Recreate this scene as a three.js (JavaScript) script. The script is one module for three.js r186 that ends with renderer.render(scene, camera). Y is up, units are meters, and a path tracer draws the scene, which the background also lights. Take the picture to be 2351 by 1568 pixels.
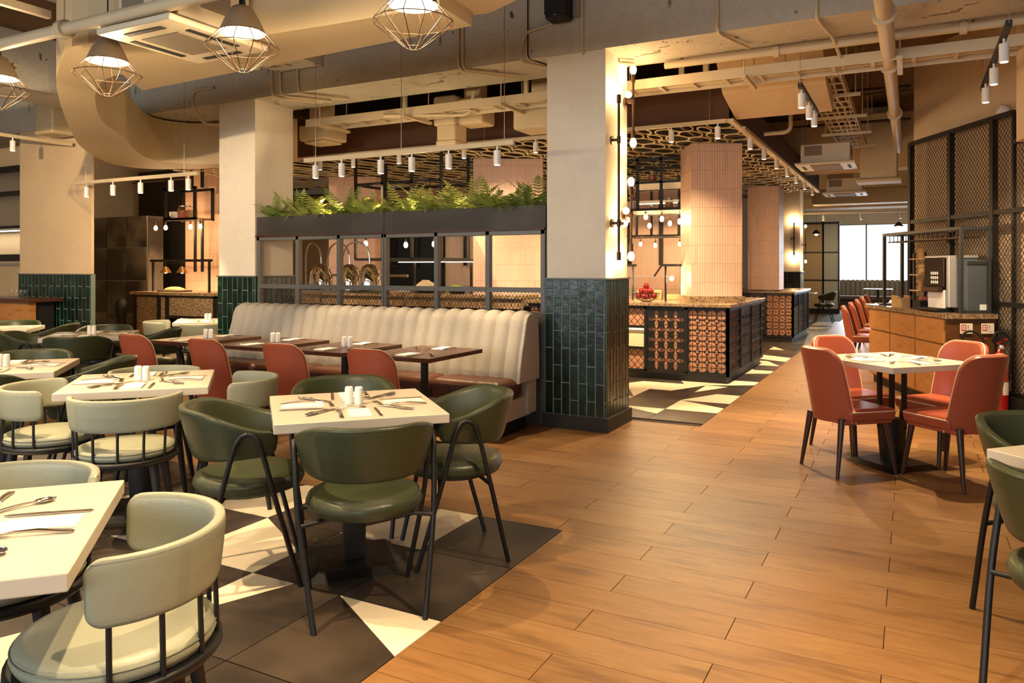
import * as THREE from 'three';
import { RoundedBoxGeometry } from 'three/addons/geometries/RoundedBoxGeometry.js';
import { mergeGeometries } from 'three/addons/utils/BufferGeometryUtils.js';
import { RectAreaLightUniformsLib } from 'three/addons/lights/RectAreaLightUniformsLib.js';

// ---------- camera, exposure, daylight ----------
const scene = new THREE.Scene();
const camera = new THREE.PerspectiveCamera(2 * Math.atan(784 / 1737) * 180 / Math.PI, 2351 / 1568, 0.05, 80);
camera.position.set(0, 1.4, 0);
camera.rotation.set(0, 27.8 * Math.PI / 180, 0);
camera.setViewOffset(2351, 1568, 0, 169, 2351, 1568);      // shift lens: verticals stay vertical
const renderer = new THREE.WebGLRenderer({ antialias: true });
renderer.toneMapping = THREE.LinearToneMapping;
renderer.toneMappingExposure = 0.57;
renderer.shadowMap.enabled = true;
scene.background = new THREE.Color(0.55, 0.68, 0.8);
RectAreaLightUniformsLib.init();
const DAY = new THREE.Color(0.86, 0.94, 1.0), WARM = new THREE.Color(1.0, 0.72, 0.41), AMBER = new THREE.Color(1.0, 0.62, 0.28);
const LX = { day: 8.0, farDay: 26, pend: 5.5, spot: 34, sconce: 0.85, bulb: 2.2 };
function areaLight(name, w, h, color, intensity, pos, look) {
  const l = new THREE.RectAreaLight(color, intensity, w, h); l.name = name; l.position.set(...pos); l.lookAt(...look); scene.add(l); return l;
}
// daylight: the window wall behind the camera and the far windows (panes are built with the walls below)
for (const x of [-7.2, -4.4, -1.6, 1.2]) areaLight('window_daylight', 2.2, 1.9, DAY, LX.day, [x, 2.0, 3.9], [x, 1.7, 0]);
areaLight('far_window_daylight', 3.0, 2.2, DAY, LX.farDay, [-1.05, 1.75, -27.8], [-1.05, 1.75, 0]);

// ---------- helpers ----------
let seed = 7;
const rnd = () => { seed = (seed * 1664525 + 1013904223) >>> 0; return seed / 4294967296; };
const rr = (a, b) => a + (b - a) * rnd();
const V = (x, y, z) => new THREE.Vector3(x, y, z);
const PI = Math.PI, D2R = PI / 180;
function uvm(g, s = 1, ou = 0, ov = 0) {                      // uv in metres from the dominant axis
  if (g.userData.uvdone) return g;
  const p = g.attributes.position, n = g.attributes.normal, uv = new Float32Array(p.count * 2);
  for (let i = 0; i < p.count; i++) {
    const ax = Math.abs(n.getX(i)), ay = Math.abs(n.getY(i)), az = Math.abs(n.getZ(i)), x = p.getX(i), y = p.getY(i), z = p.getZ(i);
    let u, v;
    if (ay >= ax && ay >= az) { u = x; v = z; } else if (ax >= az) { u = z; v = y; } else { u = x; v = y; }
    uv[i * 2] = u * s + ou; uv[i * 2 + 1] = v * s + ov;
  }
  g.setAttribute('uv', new THREE.BufferAttribute(uv, 2)); g.userData.uvdone = true; return g;
}
const bx = (w, h, d, x = 0, y = 0, z = 0) => new THREE.BoxGeometry(w, h, d).translate(x, y, z);
const bb = (x0, x1, y0, y1, z0, z1) => bx(x1 - x0, y1 - y0, z1 - z0, (x0 + x1) / 2, (y0 + y1) / 2, (z0 + z1) / 2);
const rb = (w, h, d, r, x = 0, y = 0, z = 0, seg = 2) => new RoundedBoxGeometry(w, h, d, seg, Math.min(r, w / 2.01, h / 2.01, d / 2.01)).translate(x, y, z);
const cy = (r1, r2, h, x = 0, y = 0, z = 0, seg = 16) => new THREE.CylinderGeometry(r1, r2, h, seg).translate(x, y, z);
function rod(a, b, r, seg = 8, r2 = r) {
  const d = b.clone().sub(a), L = d.length(), g = new THREE.CylinderGeometry(r2, r, L, seg);
  g.applyQuaternion(new THREE.Quaternion().setFromUnitVectors(V(0, 1, 0), d.normalize()));
  return g.translate((a.x + b.x) / 2, (a.y + b.y) / 2, (a.z + b.z) / 2);
}
function bar(a, b, w, h = w) {                                // square bar between two points
  const d = b.clone().sub(a), L = d.length(), g = new THREE.BoxGeometry(w, h, L);
  const m = new THREE.Matrix4().lookAt(a, b, Math.abs(d.y) > 0.99 * L ? V(1, 0, 0) : V(0, 1, 0)); g.applyMatrix4(m);
  return g.translate((a.x + b.x) / 2, (a.y + b.y) / 2, (a.z + b.z) / 2);
}
const tube = (pts, r, n = 24, rad = 8, closed = false, tension = 0.5) => new THREE.TubeGeometry(new THREE.CatmullRomCurve3(pts.map((p) => p.isVector3 ? p : V(...p)), closed, 'catmullrom', tension), n, r, rad, closed);
function poly(pts, r, rad = 8) {                              // pipe with small mitred bends
  const P = pts.map((p) => V(...p)), c = new THREE.CurvePath(), k = Math.min(0.09, r * 5);
  let last = P[0];
  for (let i = 1; i < P.length - 1; i++) {
    const a = P[i].clone().add(P[i - 1].clone().sub(P[i]).setLength(k)), b = P[i].clone().add(P[i + 1].clone().sub(P[i]).setLength(k));
    c.add(new THREE.LineCurve3(last, a)); c.add(new THREE.QuadraticBezierCurve3(a, P[i], b)); last = b;
  }
  c.add(new THREE.LineCurve3(last, P[P.length - 1]));
  return new THREE.TubeGeometry(c, Math.max(6, (P.length - 1) * 12), r, rad, false);
}
const lathe = (pts, seg = 24) => new THREE.LatheGeometry(pts.map((p) => new THREE.Vector2(...p)), seg);
function mg(list) {
  const a = list.map((g) => { const n = g.index ? g.toNonIndexed() : g; for (const k of Object.keys(n.attributes)) if (!['position', 'normal', 'uv', 'color'].includes(k)) n.deleteAttribute(k); return n; });
  const r = mergeGeometries(a, false); r.userData.uvdone = list.every((g) => g.userData.uvdone); return r;
}
const turnY = (g, a) => g.rotateY(a);
function prism(pts, y0, y1) {                                 // plan polygon [x,z] pulled up
  const s = new THREE.Shape(pts.map(([x, z]) => new THREE.Vector2(x, -z)));
  return new THREE.ExtrudeGeometry(s, { depth: y1 - y0, bevelEnabled: false }).rotateX(-PI / 2).translate(0, y0, 0);
}
function grid(nu, nv, f, closedU = false) {                   // surface from f(u,v) -> [x,y,z]
  const pos = [], uv = [], idx = [];
  for (let i = 0; i <= nu; i++) for (let j = 0; j <= nv; j++) { pos.push(...f(i / nu, j / nv)); uv.push(i / nu, j / nv); }
  for (let i = 0; i < nu; i++) for (let j = 0; j < nv; j++) { const a = i * (nv + 1) + j, b = a + nv + 1; idx.push(a, b, a + 1, b, b + 1, a + 1); }
  const g = new THREE.BufferGeometry(); g.setAttribute('position', new THREE.Float32BufferAttribute(pos, 3)); g.setAttribute('uv', new THREE.Float32BufferAttribute(uv, 2)); g.setIndex(idx); g.computeVertexNormals();
  return g;
}
const taken = new Map();
function numbered(n) { const k = taken.get(n) ?? 0; taken.set(n, k + 1); return k ? n + '_' + String(k).padStart(3, '0') : n; }
function mesh(name, geo, mat, parent) {
  const g = Array.isArray(geo) ? mg(geo) : geo; uvm(g);
  const m = new THREE.Mesh(g, mat); m.name = name; m.castShadow = m.receiveShadow = true; if (parent) parent.add(m); return m;
}
function tag(o, label, category, group) { o.userData.label = label; o.userData.category = category; if (group) o.userData.group = group; return o; }
function thing(name, label, category, [x, y, z] = [0, 0, 0], turn = 0, group) {
  const o = new THREE.Group(); o.name = numbered(name); o.position.set(x, y, z); o.rotation.y = turn; scene.add(o); return tag(o, label, category, group);
}
function single(name, geo, mat, label, category, pos = [0, 0, 0], turn = 0, group) {
  const m = mesh(numbered(name), geo, mat); m.position.set(...pos); m.rotation.y = turn; scene.add(m); return tag(m, label, category, group);
}
function struct(name, geo, mat, label, category = 'structure') { const m = mesh(numbered(name), geo, mat); m.userData.kind = 'structure'; m.userData.label = label; m.userData.category = category; scene.add(m); return m; }
function copy(proto, name, label, pos, turn = 0, group) {
  const c = proto.clone(); c.name = numbered(name); c.position.set(...pos); c.rotation.y = turn; c.userData = { label, category: proto.userData.category }; const gr = group ?? proto.userData.group; if (gr) c.userData.group = gr; scene.add(c); return c;
}
const parts = (name, list, mat, parent) => list.forEach((g) => mesh(name, g, mat, parent));   // alike pieces, each a mesh of its own
const camD = (x, z) => -Math.sin(27.8 * D2R) * x - Math.cos(27.8 * D2R) * z;
const FW = [-Math.sin(27.8 * D2R), -Math.cos(27.8 * D2R)], RT_ = [Math.cos(27.8 * D2R), -Math.sin(27.8 * D2R)];
const dr = (d, r) => [FW[0] * d + RT_[0] * r, FW[1] * d + RT_[1] * r];   // plan axes of the station and mesh screen, which stand turned 27.8 degrees to the room
function pointLight(parent, color, intensity, pos, radius = 1) { const l = new THREE.PointLight(color, intensity); l.name = 'lamp'; l.position.set(...pos); l.castShadow = true; l.shadow.radius = radius; parent.add(l); return l; }
function spotLight(color, intensity, from, to, angle, pen = 0.5, radius = 1) {
  const l = new THREE.SpotLight(color, intensity, 0, angle * D2R, pen); l.name = 'spot'; l.position.set(...from); l.target.position.set(...to); l.castShadow = true; l.shadow.radius = radius; scene.add(l); scene.add(l.target); l.target.name = 'spot_target'; return l;
}

// ---------- textures ----------
function noise2(P, s) {                                       // periodic value noise, P cells
  const t = new Float32Array(P * P); let q = s * 7919 + 13; for (let i = 0; i < t.length; i++) { q = (q * 1664525 + 1013904223) >>> 0; t[i] = q / 4294967296; }
  return (x, y) => { x = ((x % P) + P) % P; y = ((y % P) + P) % P; const i = Math.floor(x), j = Math.floor(y), i2 = (i + 1) % P, j2 = (j + 1) % P; let f = x - i, g = y - j; f = f * f * (3 - 2 * f); g = g * g * (3 - 2 * g); return (t[j * P + i] * (1 - f) + t[j * P + i2] * f) * (1 - g) + (t[j2 * P + i] * (1 - f) + t[j2 * P + i2] * f) * g; };
}
function fbm(P, oct, s) { const N = []; for (let o = 0; o < oct; o++) N.push(noise2(P * 2 ** o, s + o)); return (u, v) => { let a = 0, w = 0.5, W = 0; for (let o = 0; o < oct; o++) { const k = P * 2 ** o; a += w * N[o](u * k, v * k); W += w; w *= 0.5; } return a / W; }; }
const lerp = (a, b, t) => a + (b - a) * t, clamp = (x, a = 0, b = 1) => Math.min(b, Math.max(a, x)), sst = (a, b, x) => { const t = clamp((x - a) / (b - a)); return t * t * (3 - 2 * t); };
function tex(n, f, srgb, rep = 1, repy = rep) {               // f(u,v) -> [r,g,b] 0..255 or a grey value 0..1
  const d = new Uint8Array(n * n * 4);
  for (let y = 0; y < n; y++) for (let x = 0; x < n; x++) { const c = f(x / n, y / n), o = (y * n + x) * 4; if (c.length) { d[o] = c[0]; d[o + 1] = c[1]; d[o + 2] = c[2]; } else d[o] = d[o + 1] = d[o + 2] = clamp(c) * 255; d[o + 3] = 255; }
  const t = new THREE.DataTexture(d, n, n); t.wrapS = t.wrapT = THREE.RepeatWrapping; t.magFilter = THREE.LinearFilter; t.minFilter = THREE.LinearMipmapLinearFilter; t.generateMipmaps = true; if (srgb) t.colorSpace = THREE.SRGBColorSpace; t.repeat.set(rep, repy); t.needsUpdate = true; return t;
}
const hex = (h) => [(h >> 16) & 255, (h >> 8) & 255, h & 255];
const mix3 = (a, b, t) => [lerp(a[0], b[0], t), lerp(a[1], b[1], t), lerp(a[2], b[2], t)];
const nA = fbm(4, 5, 1), nB = fbm(8, 5, 11), nC = fbm(3, 6, 21), nF = fbm(32, 3, 31), nG = fbm(64, 2, 41);
const grain = fbm(4, 4, 51), streak = fbm(6, 5, 61);
function std(o) { const { phys, ...p } = o; return phys ? new THREE.MeshPhysicalMaterial(p) : new THREE.MeshStandardMaterial(p); }
const tPlaster = tex(512, (u, v) => { const n = nA(u, v) - 0.5, f = nF(u, v) - 0.5; return [222 + n * 14 + f * 7, 213 + n * 15 + f * 7, 197 + n * 16 + f * 7]; }, true, 0.6);
const bFine = tex(512, (u, v) => 0.5 * nF(u, v) + 0.5 * nG(u, v), false, 2);
const tConcrete = tex(1024, (u, v) => {
  const n = nC(u, v) - 0.5, m = nB(u, v), f = nG(u, v) - 0.5, pit = sst(0.69, 0.74, nF(u, v)) * sst(0.5, 0.62, m), st = sst(0.56, 0.7, fine(u, v));
  const c = mix3([182 + n * 34, 174 + n * 34, 158 + n * 34], [122, 112, 98], st * 0.35); return mix3([c[0] + f * 14, c[1] + f * 14, c[2] + f * 14], [70, 60, 48], pit * 0.8);
}, true, 0.45);
function fine(u, v) { return streak(u * 1, v * 0.5 + 0.2); }
const bConcrete = tex(1024, (u, v) => { const pit = sst(0.69, 0.74, nF(u, v)) * sst(0.5, 0.62, nB(u, v)); return clamp(0.35 + 0.4 * nC(u, v) + 0.2 * nG(u, v) - pit * 0.6); }, false, 0.45);
const woodTex = (base, dark, light, n = 1024, su = 1, seedv = 0) => tex(n, (u, v) => {
  const w = grain(u * 1, v * 1) * 0.6, a = streak((u * 1 + seedv) % 1, v * 6 % 1 + w * 0.08), b = nG(u * 0.25, v * 2), c = nA(u, v + w * 0.1);
  let col = mix3(hex(base), hex(dark), sst(0.44, 0.78, a) * 0.6); col = mix3(col, hex(light), sst(0.5, 0.8, c) * 0.5); const k = (b - 0.5) * 18; return [col[0] + k, col[1] + k, col[2] + k];
}, true, su);
const tFloorWood = woodTex(0x85633b, 0x5a3e21, 0x957348, 1024, 0.55);
const tCounterWood = woodTex(0xb27b43, 0x93602f, 0xc08a50, 512, 0.9, 0.3);
const tDarkWood = woodTex(0x4b2c1e, 0x351c12, 0x5b3828, 512, 0.9, 0.5);
const tGranite = tex(512, (u, v) => { const a = nF(u, v), b = nG(u, v), c = nB(u, v); let k = mix3([150, 126, 96], [112, 88, 62], sst(0.4, 0.65, a)); k = mix3(k, [182, 164, 136], sst(0.55, 0.7, b) * 0.6); return mix3(k, [70, 56, 44], sst(0.6, 0.72, c * 0.5 + a * 0.5) * 0.7); }, true, 1.8);
const tSlate = tex(512, (u, v) => { const n = nA(u, v), m = nC(u, v), k = 0.6 * n + 0.4 * m; return mix3([46, 40, 35], [78, 68, 59], sst(0.35, 0.7, k)); }, true, 0.8);
const tCreamTile = tex(512, (u, v) => { const n = nA(u, v) - 0.5, f = nF(u, v) - 0.5; return [232 + n * 14 + f * 5, 218 + n * 14 + f * 5, 190 + n * 16 + f * 5]; }, true, 0.8);
const tDarkPanel = tex(512, (u, v) => mix3([40, 37, 34], [66, 61, 56], sst(0.4, 0.75, nC(u, v))), true, 0.6);
const bLeather = tex(512, (u, v) => 0.6 * nG(u, v) + 0.4 * nF(u, v), false, 5);
const bWrinkle = tex(512, (u, v) => nB(u, v * 0.4), false, 1.6);
const bTile = tex(512, (u, v) => 0.7 * nB(u, v) + 0.3 * nF(u, v), false, 1.1);
const tGreen = (k) => tex(256, (u, v) => mix3([5, 25 * k, 19 * k], [13, 52 * k, 39 * k], sst(0.3, 0.75, streak(v, u * 0.6) * 0.6 + nB(u, v) * 0.4)), true, 2.2);
const tFabric = tex(512, (u, v) => { const n = nG(u, v) - 0.5, m = nA(u, v) - 0.5; return [172 + n * 20 + m * 9, 165 + n * 20 + m * 9, 153 + n * 20 + m * 9]; }, true, 2);
const tSlateWall = tex(512, (u, v) => mix3([24, 23, 22], [96, 92, 86], sst(0.4, 0.75, nC(u, v))), true, 0.5);

// ---------- materials ----------
const M = {
  plaster: std({ map: tPlaster, roughness: 0.85, bumpMap: bFine, bumpScale: 0.002 }),
  plasterWarm: std({ map: tPlaster, color: 0xf0dcc0, roughness: 0.85, bumpMap: bFine, bumpScale: 0.002 }),
  concrete: std({ map: tConcrete, roughness: 0.9, bumpMap: bConcrete, bumpScale: 0.012 }),
  slab: std({ map: tConcrete, color: 0x9a7c5c, roughness: 0.95, bumpMap: bConcrete, bumpScale: 0.01 }),
  duct: std({ color: 0xc0ac88, roughness: 0.6, bumpMap: bFine, bumpScale: 0.001 }),
  pipe: std({ color: 0xc6b493, roughness: 0.5 }),
  ac: std({ color: 0xcdbfa4, roughness: 0.5 }),
  lampShade: std({ color: 0x7d6a52, roughness: 0.6 }), acGrey: std({ color: 0x7f725f, roughness: 0.7 }),
  floorWood: [0xfffaf4, 0xf2e8de, 0xf8f0e6, 0xebe0d4].map((c) => std({ map: tFloorWood, color: c, roughness: 0.46, bumpMap: bFine, bumpScale: 0.0006 })),
  grout: std({ color: 0x33241a, roughness: 0.9 }),
  slate: std({ map: tSlate, roughness: 0.32 }), slate2: std({ map: tSlate, color: 0xd8d0c8, roughness: 0.36 }),
  creamTile: std({ map: tCreamTile, roughness: 0.35 }),
  green: [0.85, 1.0, 1.2].map((k) => std({ phys: 1, map: tGreen(k), roughness: 0.26, clearcoat: 0.2, clearcoatRoughness: 0.14, bumpMap: bTile, bumpScale: 0.0045 })),
  lightGrout: std({ color: 0xa89e8c, roughness: 0.9 }), greenGrout: std({ color: 0x7d8f80, roughness: 0.8 }),
  skirting: std({ map: tDarkPanel, roughness: 0.55 }),
  pink: std({ vertexColors: true, color: 0xffffff, roughness: 0.45 }), pinkGrout: std({ color: 0xa07458, roughness: 0.9 }),
  white: std({ color: 0xc4b9a7, roughness: 0.38 }),
  darkWood: std({ map: tDarkWood, roughness: 0.28 }), legWood: std({ color: 0x3b2418, roughness: 0.35 }),
  counterWood: std({ map: tCounterWood, roughness: 0.42 }), greyWood: std({ map: tCounterWood, color: 0x8a8480, roughness: 0.45 }),
  granite: std({ map: tGranite, roughness: 0.18 }),
  black: std({ color: 0x0c0c0d, roughness: 0.5 }), blackMatte: std({ color: 0x0f0e0d, roughness: 0.7 }),
  frame: std({ color: 0x646463, roughness: 0.45, metalness: 0.25 }), planter: std({ map: tDarkPanel, color: 0xf0f2fa, roughness: 0.55 }),
  bronze: std({ color: 0x463222, roughness: 0.45, metalness: 0.5 }), brass: std({ color: 0xa57a45, roughness: 0.3, metalness: 0.85 }),
  steel: std({ color: 0xd8d0c4, roughness: 0.16, metalness: 1 }), chrome: std({ color: 0xe8e4de, roughness: 0.06, metalness: 1 }), brushed: std({ color: 0xb9b3a8, roughness: 0.35, metalness: 0.9 }),
  olive: std({ phys: 1, color: 0x343a23, roughness: 0.36, bumpMap: bLeather, bumpScale: 0.0008 }),
  oliveSeam: std({ color: 0x23260f, roughness: 0.5 }),
  sage: std({ phys: 1, color: 0x969781, roughness: 0.42, bumpMap: bLeather, bumpScale: 0.0006 }), sageSeam: std({ color: 0x777862, roughness: 0.5 }),
  red: std({ phys: 1, color: 0x9b4a31, roughness: 0.38, bumpMap: bLeather, bumpScale: 0.0006 }), piping: std({ color: 0xdcc4a8, roughness: 0.5 }),
  fabric: std({ phys: 1, map: tFabric, roughness: 0.9, sheen: 0.4, sheenColor: new THREE.Color(0.9, 0.85, 0.75), sheenRoughness: 0.5 }),
  brownLeather: std({ phys: 1, color: 0x4d2c1c, roughness: 0.36, bumpMap: bWrinkle, bumpScale: 0.006 }),
  paper: std({ color: 0xf4ecdf, roughness: 0.8 }), paperPrint: std({ color: 0x8a8070, roughness: 0.8 }), ceramic: std({ color: 0xf2ece2, roughness: 0.22 }),
  fern: [0x98a544, 0xb9bd60, 0x7c9038].map((c) => std({ phys: 1, color: c, roughness: 0.7, transmission: 0.25, thickness: 0, side: THREE.DoubleSide })),
  soil: std({ color: 0x2a1f16, roughness: 1 }),
  glass: std({ phys: 1, color: 0xffffff, roughness: 0.02, transmission: 1, thickness: 0, ior: 1.45 }),
  ring: std({ color: 0xf2dca8, roughness: 0.5 }), gridBar: std({ color: 0x6a4e2e, roughness: 0.5 }), fascia: std({ color: 0x50301d, roughness: 0.7 }), cream: std({ color: 0xe3d3b4, roughness: 0.6 }),
  redPaint: std({ phys: 1, color: 0xb01f18, roughness: 0.25, clearcoat: 0.5 }), rubber: std({ color: 0x111111, roughness: 0.8 }),
  blueGrey: std({ color: 0x5d666b, roughness: 0.4, metalness: 0.4 }), whitePlastic: std({ color: 0xe8e6e2, roughness: 0.35 }),
  silverPlastic: std({ color: 0xc9c9c9, roughness: 0.25, metalness: 0.6 }), screenBlack: std({ color: 0x1c120c, roughness: 0.12 }),
  kraft: std({ color: 0xb98c5c, roughness: 0.8 }), lightWood: std({ color: 0xcaa06a, roughness: 0.6 }),
  slateWall: std({ map: tSlateWall, roughness: 0.35 }), grey: std({ color: 0x9a9488, roughness: 0.7 }), screenPanel: std({ color: 0xb59c78, roughness: 0.8 }), screenPanelCool: std({ color: 0xaeb0aa, roughness: 0.8 }),
  frameDark: std({ color: 0x3a3c3e, roughness: 0.45, metalness: 0.3 }),
  meshWire: std({ color: 0x241a12, roughness: 0.5, metalness: 0.3 }), meshBack: std({ color: 0xd9b98c, roughness: 0.9 }),
  apple: std({ phys: 1, color: 0x8c1d14, roughness: 0.25, clearcoat: 0.3 }), rice: std({ color: 0xefe7d2, roughness: 0.9 }), salad: std({ color: 0x93a845, roughness: 0.8 }), spice: std({ color: 0xb1604a, roughness: 0.8 }), oats: std({ color: 0xb08a58, roughness: 0.8 }),
  food: std({ color: 0xc08a50, roughness: 0.8 }), brownVeneer: std({ map: tDarkWood, color: 0xcfae90, roughness: 0.5 }),
};
const glow = (c, i) => std({ color: 0x000000, emissive: c, emissiveIntensity: i, roughness: 1 });
M.bulb = glow(new THREE.Color(1, 0.72, 0.38), 7); M.bulbSmall = glow(new THREE.Color(1, 0.72, 0.38), 6); M.lens = glow(new THREE.Color(1, 0.88, 0.68), 5);
M.windowPane = glow(DAY, 5); M.farPane = glow(new THREE.Color(0.9, 0.98, 1.0), 2.0); M.led = glow(new THREE.Color(1, 0.9, 0.66), 4.5); M.lampInside = glow(new THREE.Color(1, 0.84, 0.58), 5);
// ---------- room shell ----------
const floor = struct('floor', bb(-14, 4.5, -0.2, -0.008, -29, 4), M.grout, 'restaurant floor of wood planks and cream and slate tiles');
struct('ceiling', bb(-14.2, 4.7, 3.95, 4.15, -29, 4.2), M.slab, 'raw concrete ceiling slab');
struct('wall_left', bb(-14.2, -14, -0.2, 3.95, -29, 4), M.plaster, 'cream plaster side wall');
struct('wall_right', bb(4.5, 4.7, -0.2, 3.95, -29, 4), M.plaster, 'cream plaster side wall beyond the mesh screen');
{ // wall behind the camera with four windows
  const xs = [-14, -8.35, -6.05, -5.55, -3.25, -2.75, -0.45, 0.05, 2.35, 4.5], g = [bb(-14, 4.5, -0.2, 1.0, 3.95, 4.15), bb(-14, 4.5, 3.0, 3.95, 3.95, 4.15)];
  for (let i = 0; i < xs.length; i += 2) g.push(bb(xs[i], xs[i + 1], 1.0, 3.0, 3.95, 4.15));
  struct('wall_near', g, M.plaster, 'window wall behind the dining tables');
  for (let i = 1, n = 1; i < xs.length - 1; i += 2, n++) {
    const w = struct('window_' + n, bb(xs[i], xs[i + 1], 1.0, 3.0, 4.02, 4.04), M.windowPane, 'bright daylight window pane');
    mesh('window_frame', [bb(xs[i], xs[i + 1], 1.96, 2.02, 3.96, 4.01), bb((xs[i] + xs[i + 1]) / 2 - 0.03, (xs[i] + xs[i + 1]) / 2 + 0.03, 1.0, 3.0, 3.96, 4.01)], M.black, w);
  }
}
{ // far wall with the corner of bright windows
  struct('wall_far', [bb(-14, -2.35, -0.2, 3.95, -28.7, -28.5), bb(1.6, 4.5, -0.2, 3.95, -28.7, -28.5), bb(-2.35, 1.6, -0.2, 0.8, -28.7, -28.5), bb(-2.35, 1.6, 2.9, 3.95, -28.7, -28.5)], M.plaster, 'far end wall of the restaurant');
  const w = struct('window_5', [bb(-2.35, -1.37, 0.8, 2.9, -28.62, -28.6), bb(-1.33, 0.1, 0.8, 2.9, -28.62, -28.6), bb(0.14, 1.6, 0.8, 2.9, -28.62, -28.6)], M.farPane, 'bright white window with blinds at the far end');
  mesh('window_frame', [bb(-1.37, -1.33, 0.8, 2.9, -28.6, -28.54), bb(0.1, 0.14, 0.8, 2.9, -28.6, -28.54), bb(-2.35, 1.6, 2.87, 2.9, -28.6, -28.54)], M.grey, w);
  mesh('window_sill', bb(-2.35, 1.6, 0.77, 0.8, -28.6, -28.4), M.grey, w);
}
// ---------- floor planks ----------
{
  const rows = [], R = 0.1985, TH = 0.008;
  const put = (x0, x1, z0, z1) => rows.push({ x0, x1, z0, z1, s: (x1 - x0) * (z1 - z0) / Math.max(1, camD((x0 + x1) / 2, (z0 + z1) / 2)) ** 3 * (camD((x0 + x1) / 2, (z0 + z1) / 2) > 1.5 ? 1 : 0) });
  for (let k = -30; k < 132; k++) {
    const zt = -2.5 - R * k, zb = zt - R, even = ((k % 2) + 2) % 2 === 1;                // joints swap each row
    const j0 = even ? -1.15 : -1.68;
    const spans = (lo, hi) => { for (let n = Math.floor((lo - j0) / 1.06) - 1; j0 + n * 1.06 < hi; n++) { const a = Math.max(lo, j0 + n * 1.06), b = Math.min(hi, j0 + (n + 1) * 1.06); if (b - a > 0.01) put(a, b, zb, zt); } };
    if (zt < -3.69 && zb > -6.82) spans(-13.9, 4.4);
    else spans(-1.645, 4.4);
  }
  rows.sort((a, b) => b.s - a.s);
  const full = [];
  for (let i = 0; i < 6; i++) { const g = new THREE.BoxGeometry(1.0565, TH, R - 0.0025); full.push(uvm(g, 1, rnd() * 5, rnd() * 5)); }
  const rest = [];
  rows.forEach((r, i) => {
    const w = r.x1 - r.x0, cx = (r.x0 + r.x1) / 2, cz = (r.z0 + r.z1) / 2;
    if (i < 300 && r.s > 0) {
      const g = Math.abs(w - 1.06) < 0.002 ? full[Math.floor(rnd() * 6)] : uvm(new THREE.BoxGeometry(w - 0.0035, TH, R - 0.0025), 1, rnd() * 5, rnd() * 5);
      const m = mesh('plank', g, M.floorWood[Math.floor(rnd() * 4)], floor); m.position.set(cx, -TH / 2, cz);
    } else rest.push(uvm(new THREE.BoxGeometry(w - 0.0035, TH, R - 0.0025), 1, rnd() * 5, rnd() * 5).translate(cx, -TH / 2, cz));
  });
  const m = mesh('planks_beyond', rest, M.floorWood[2], floor); m.userData.kind = 'stuff';
}
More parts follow.
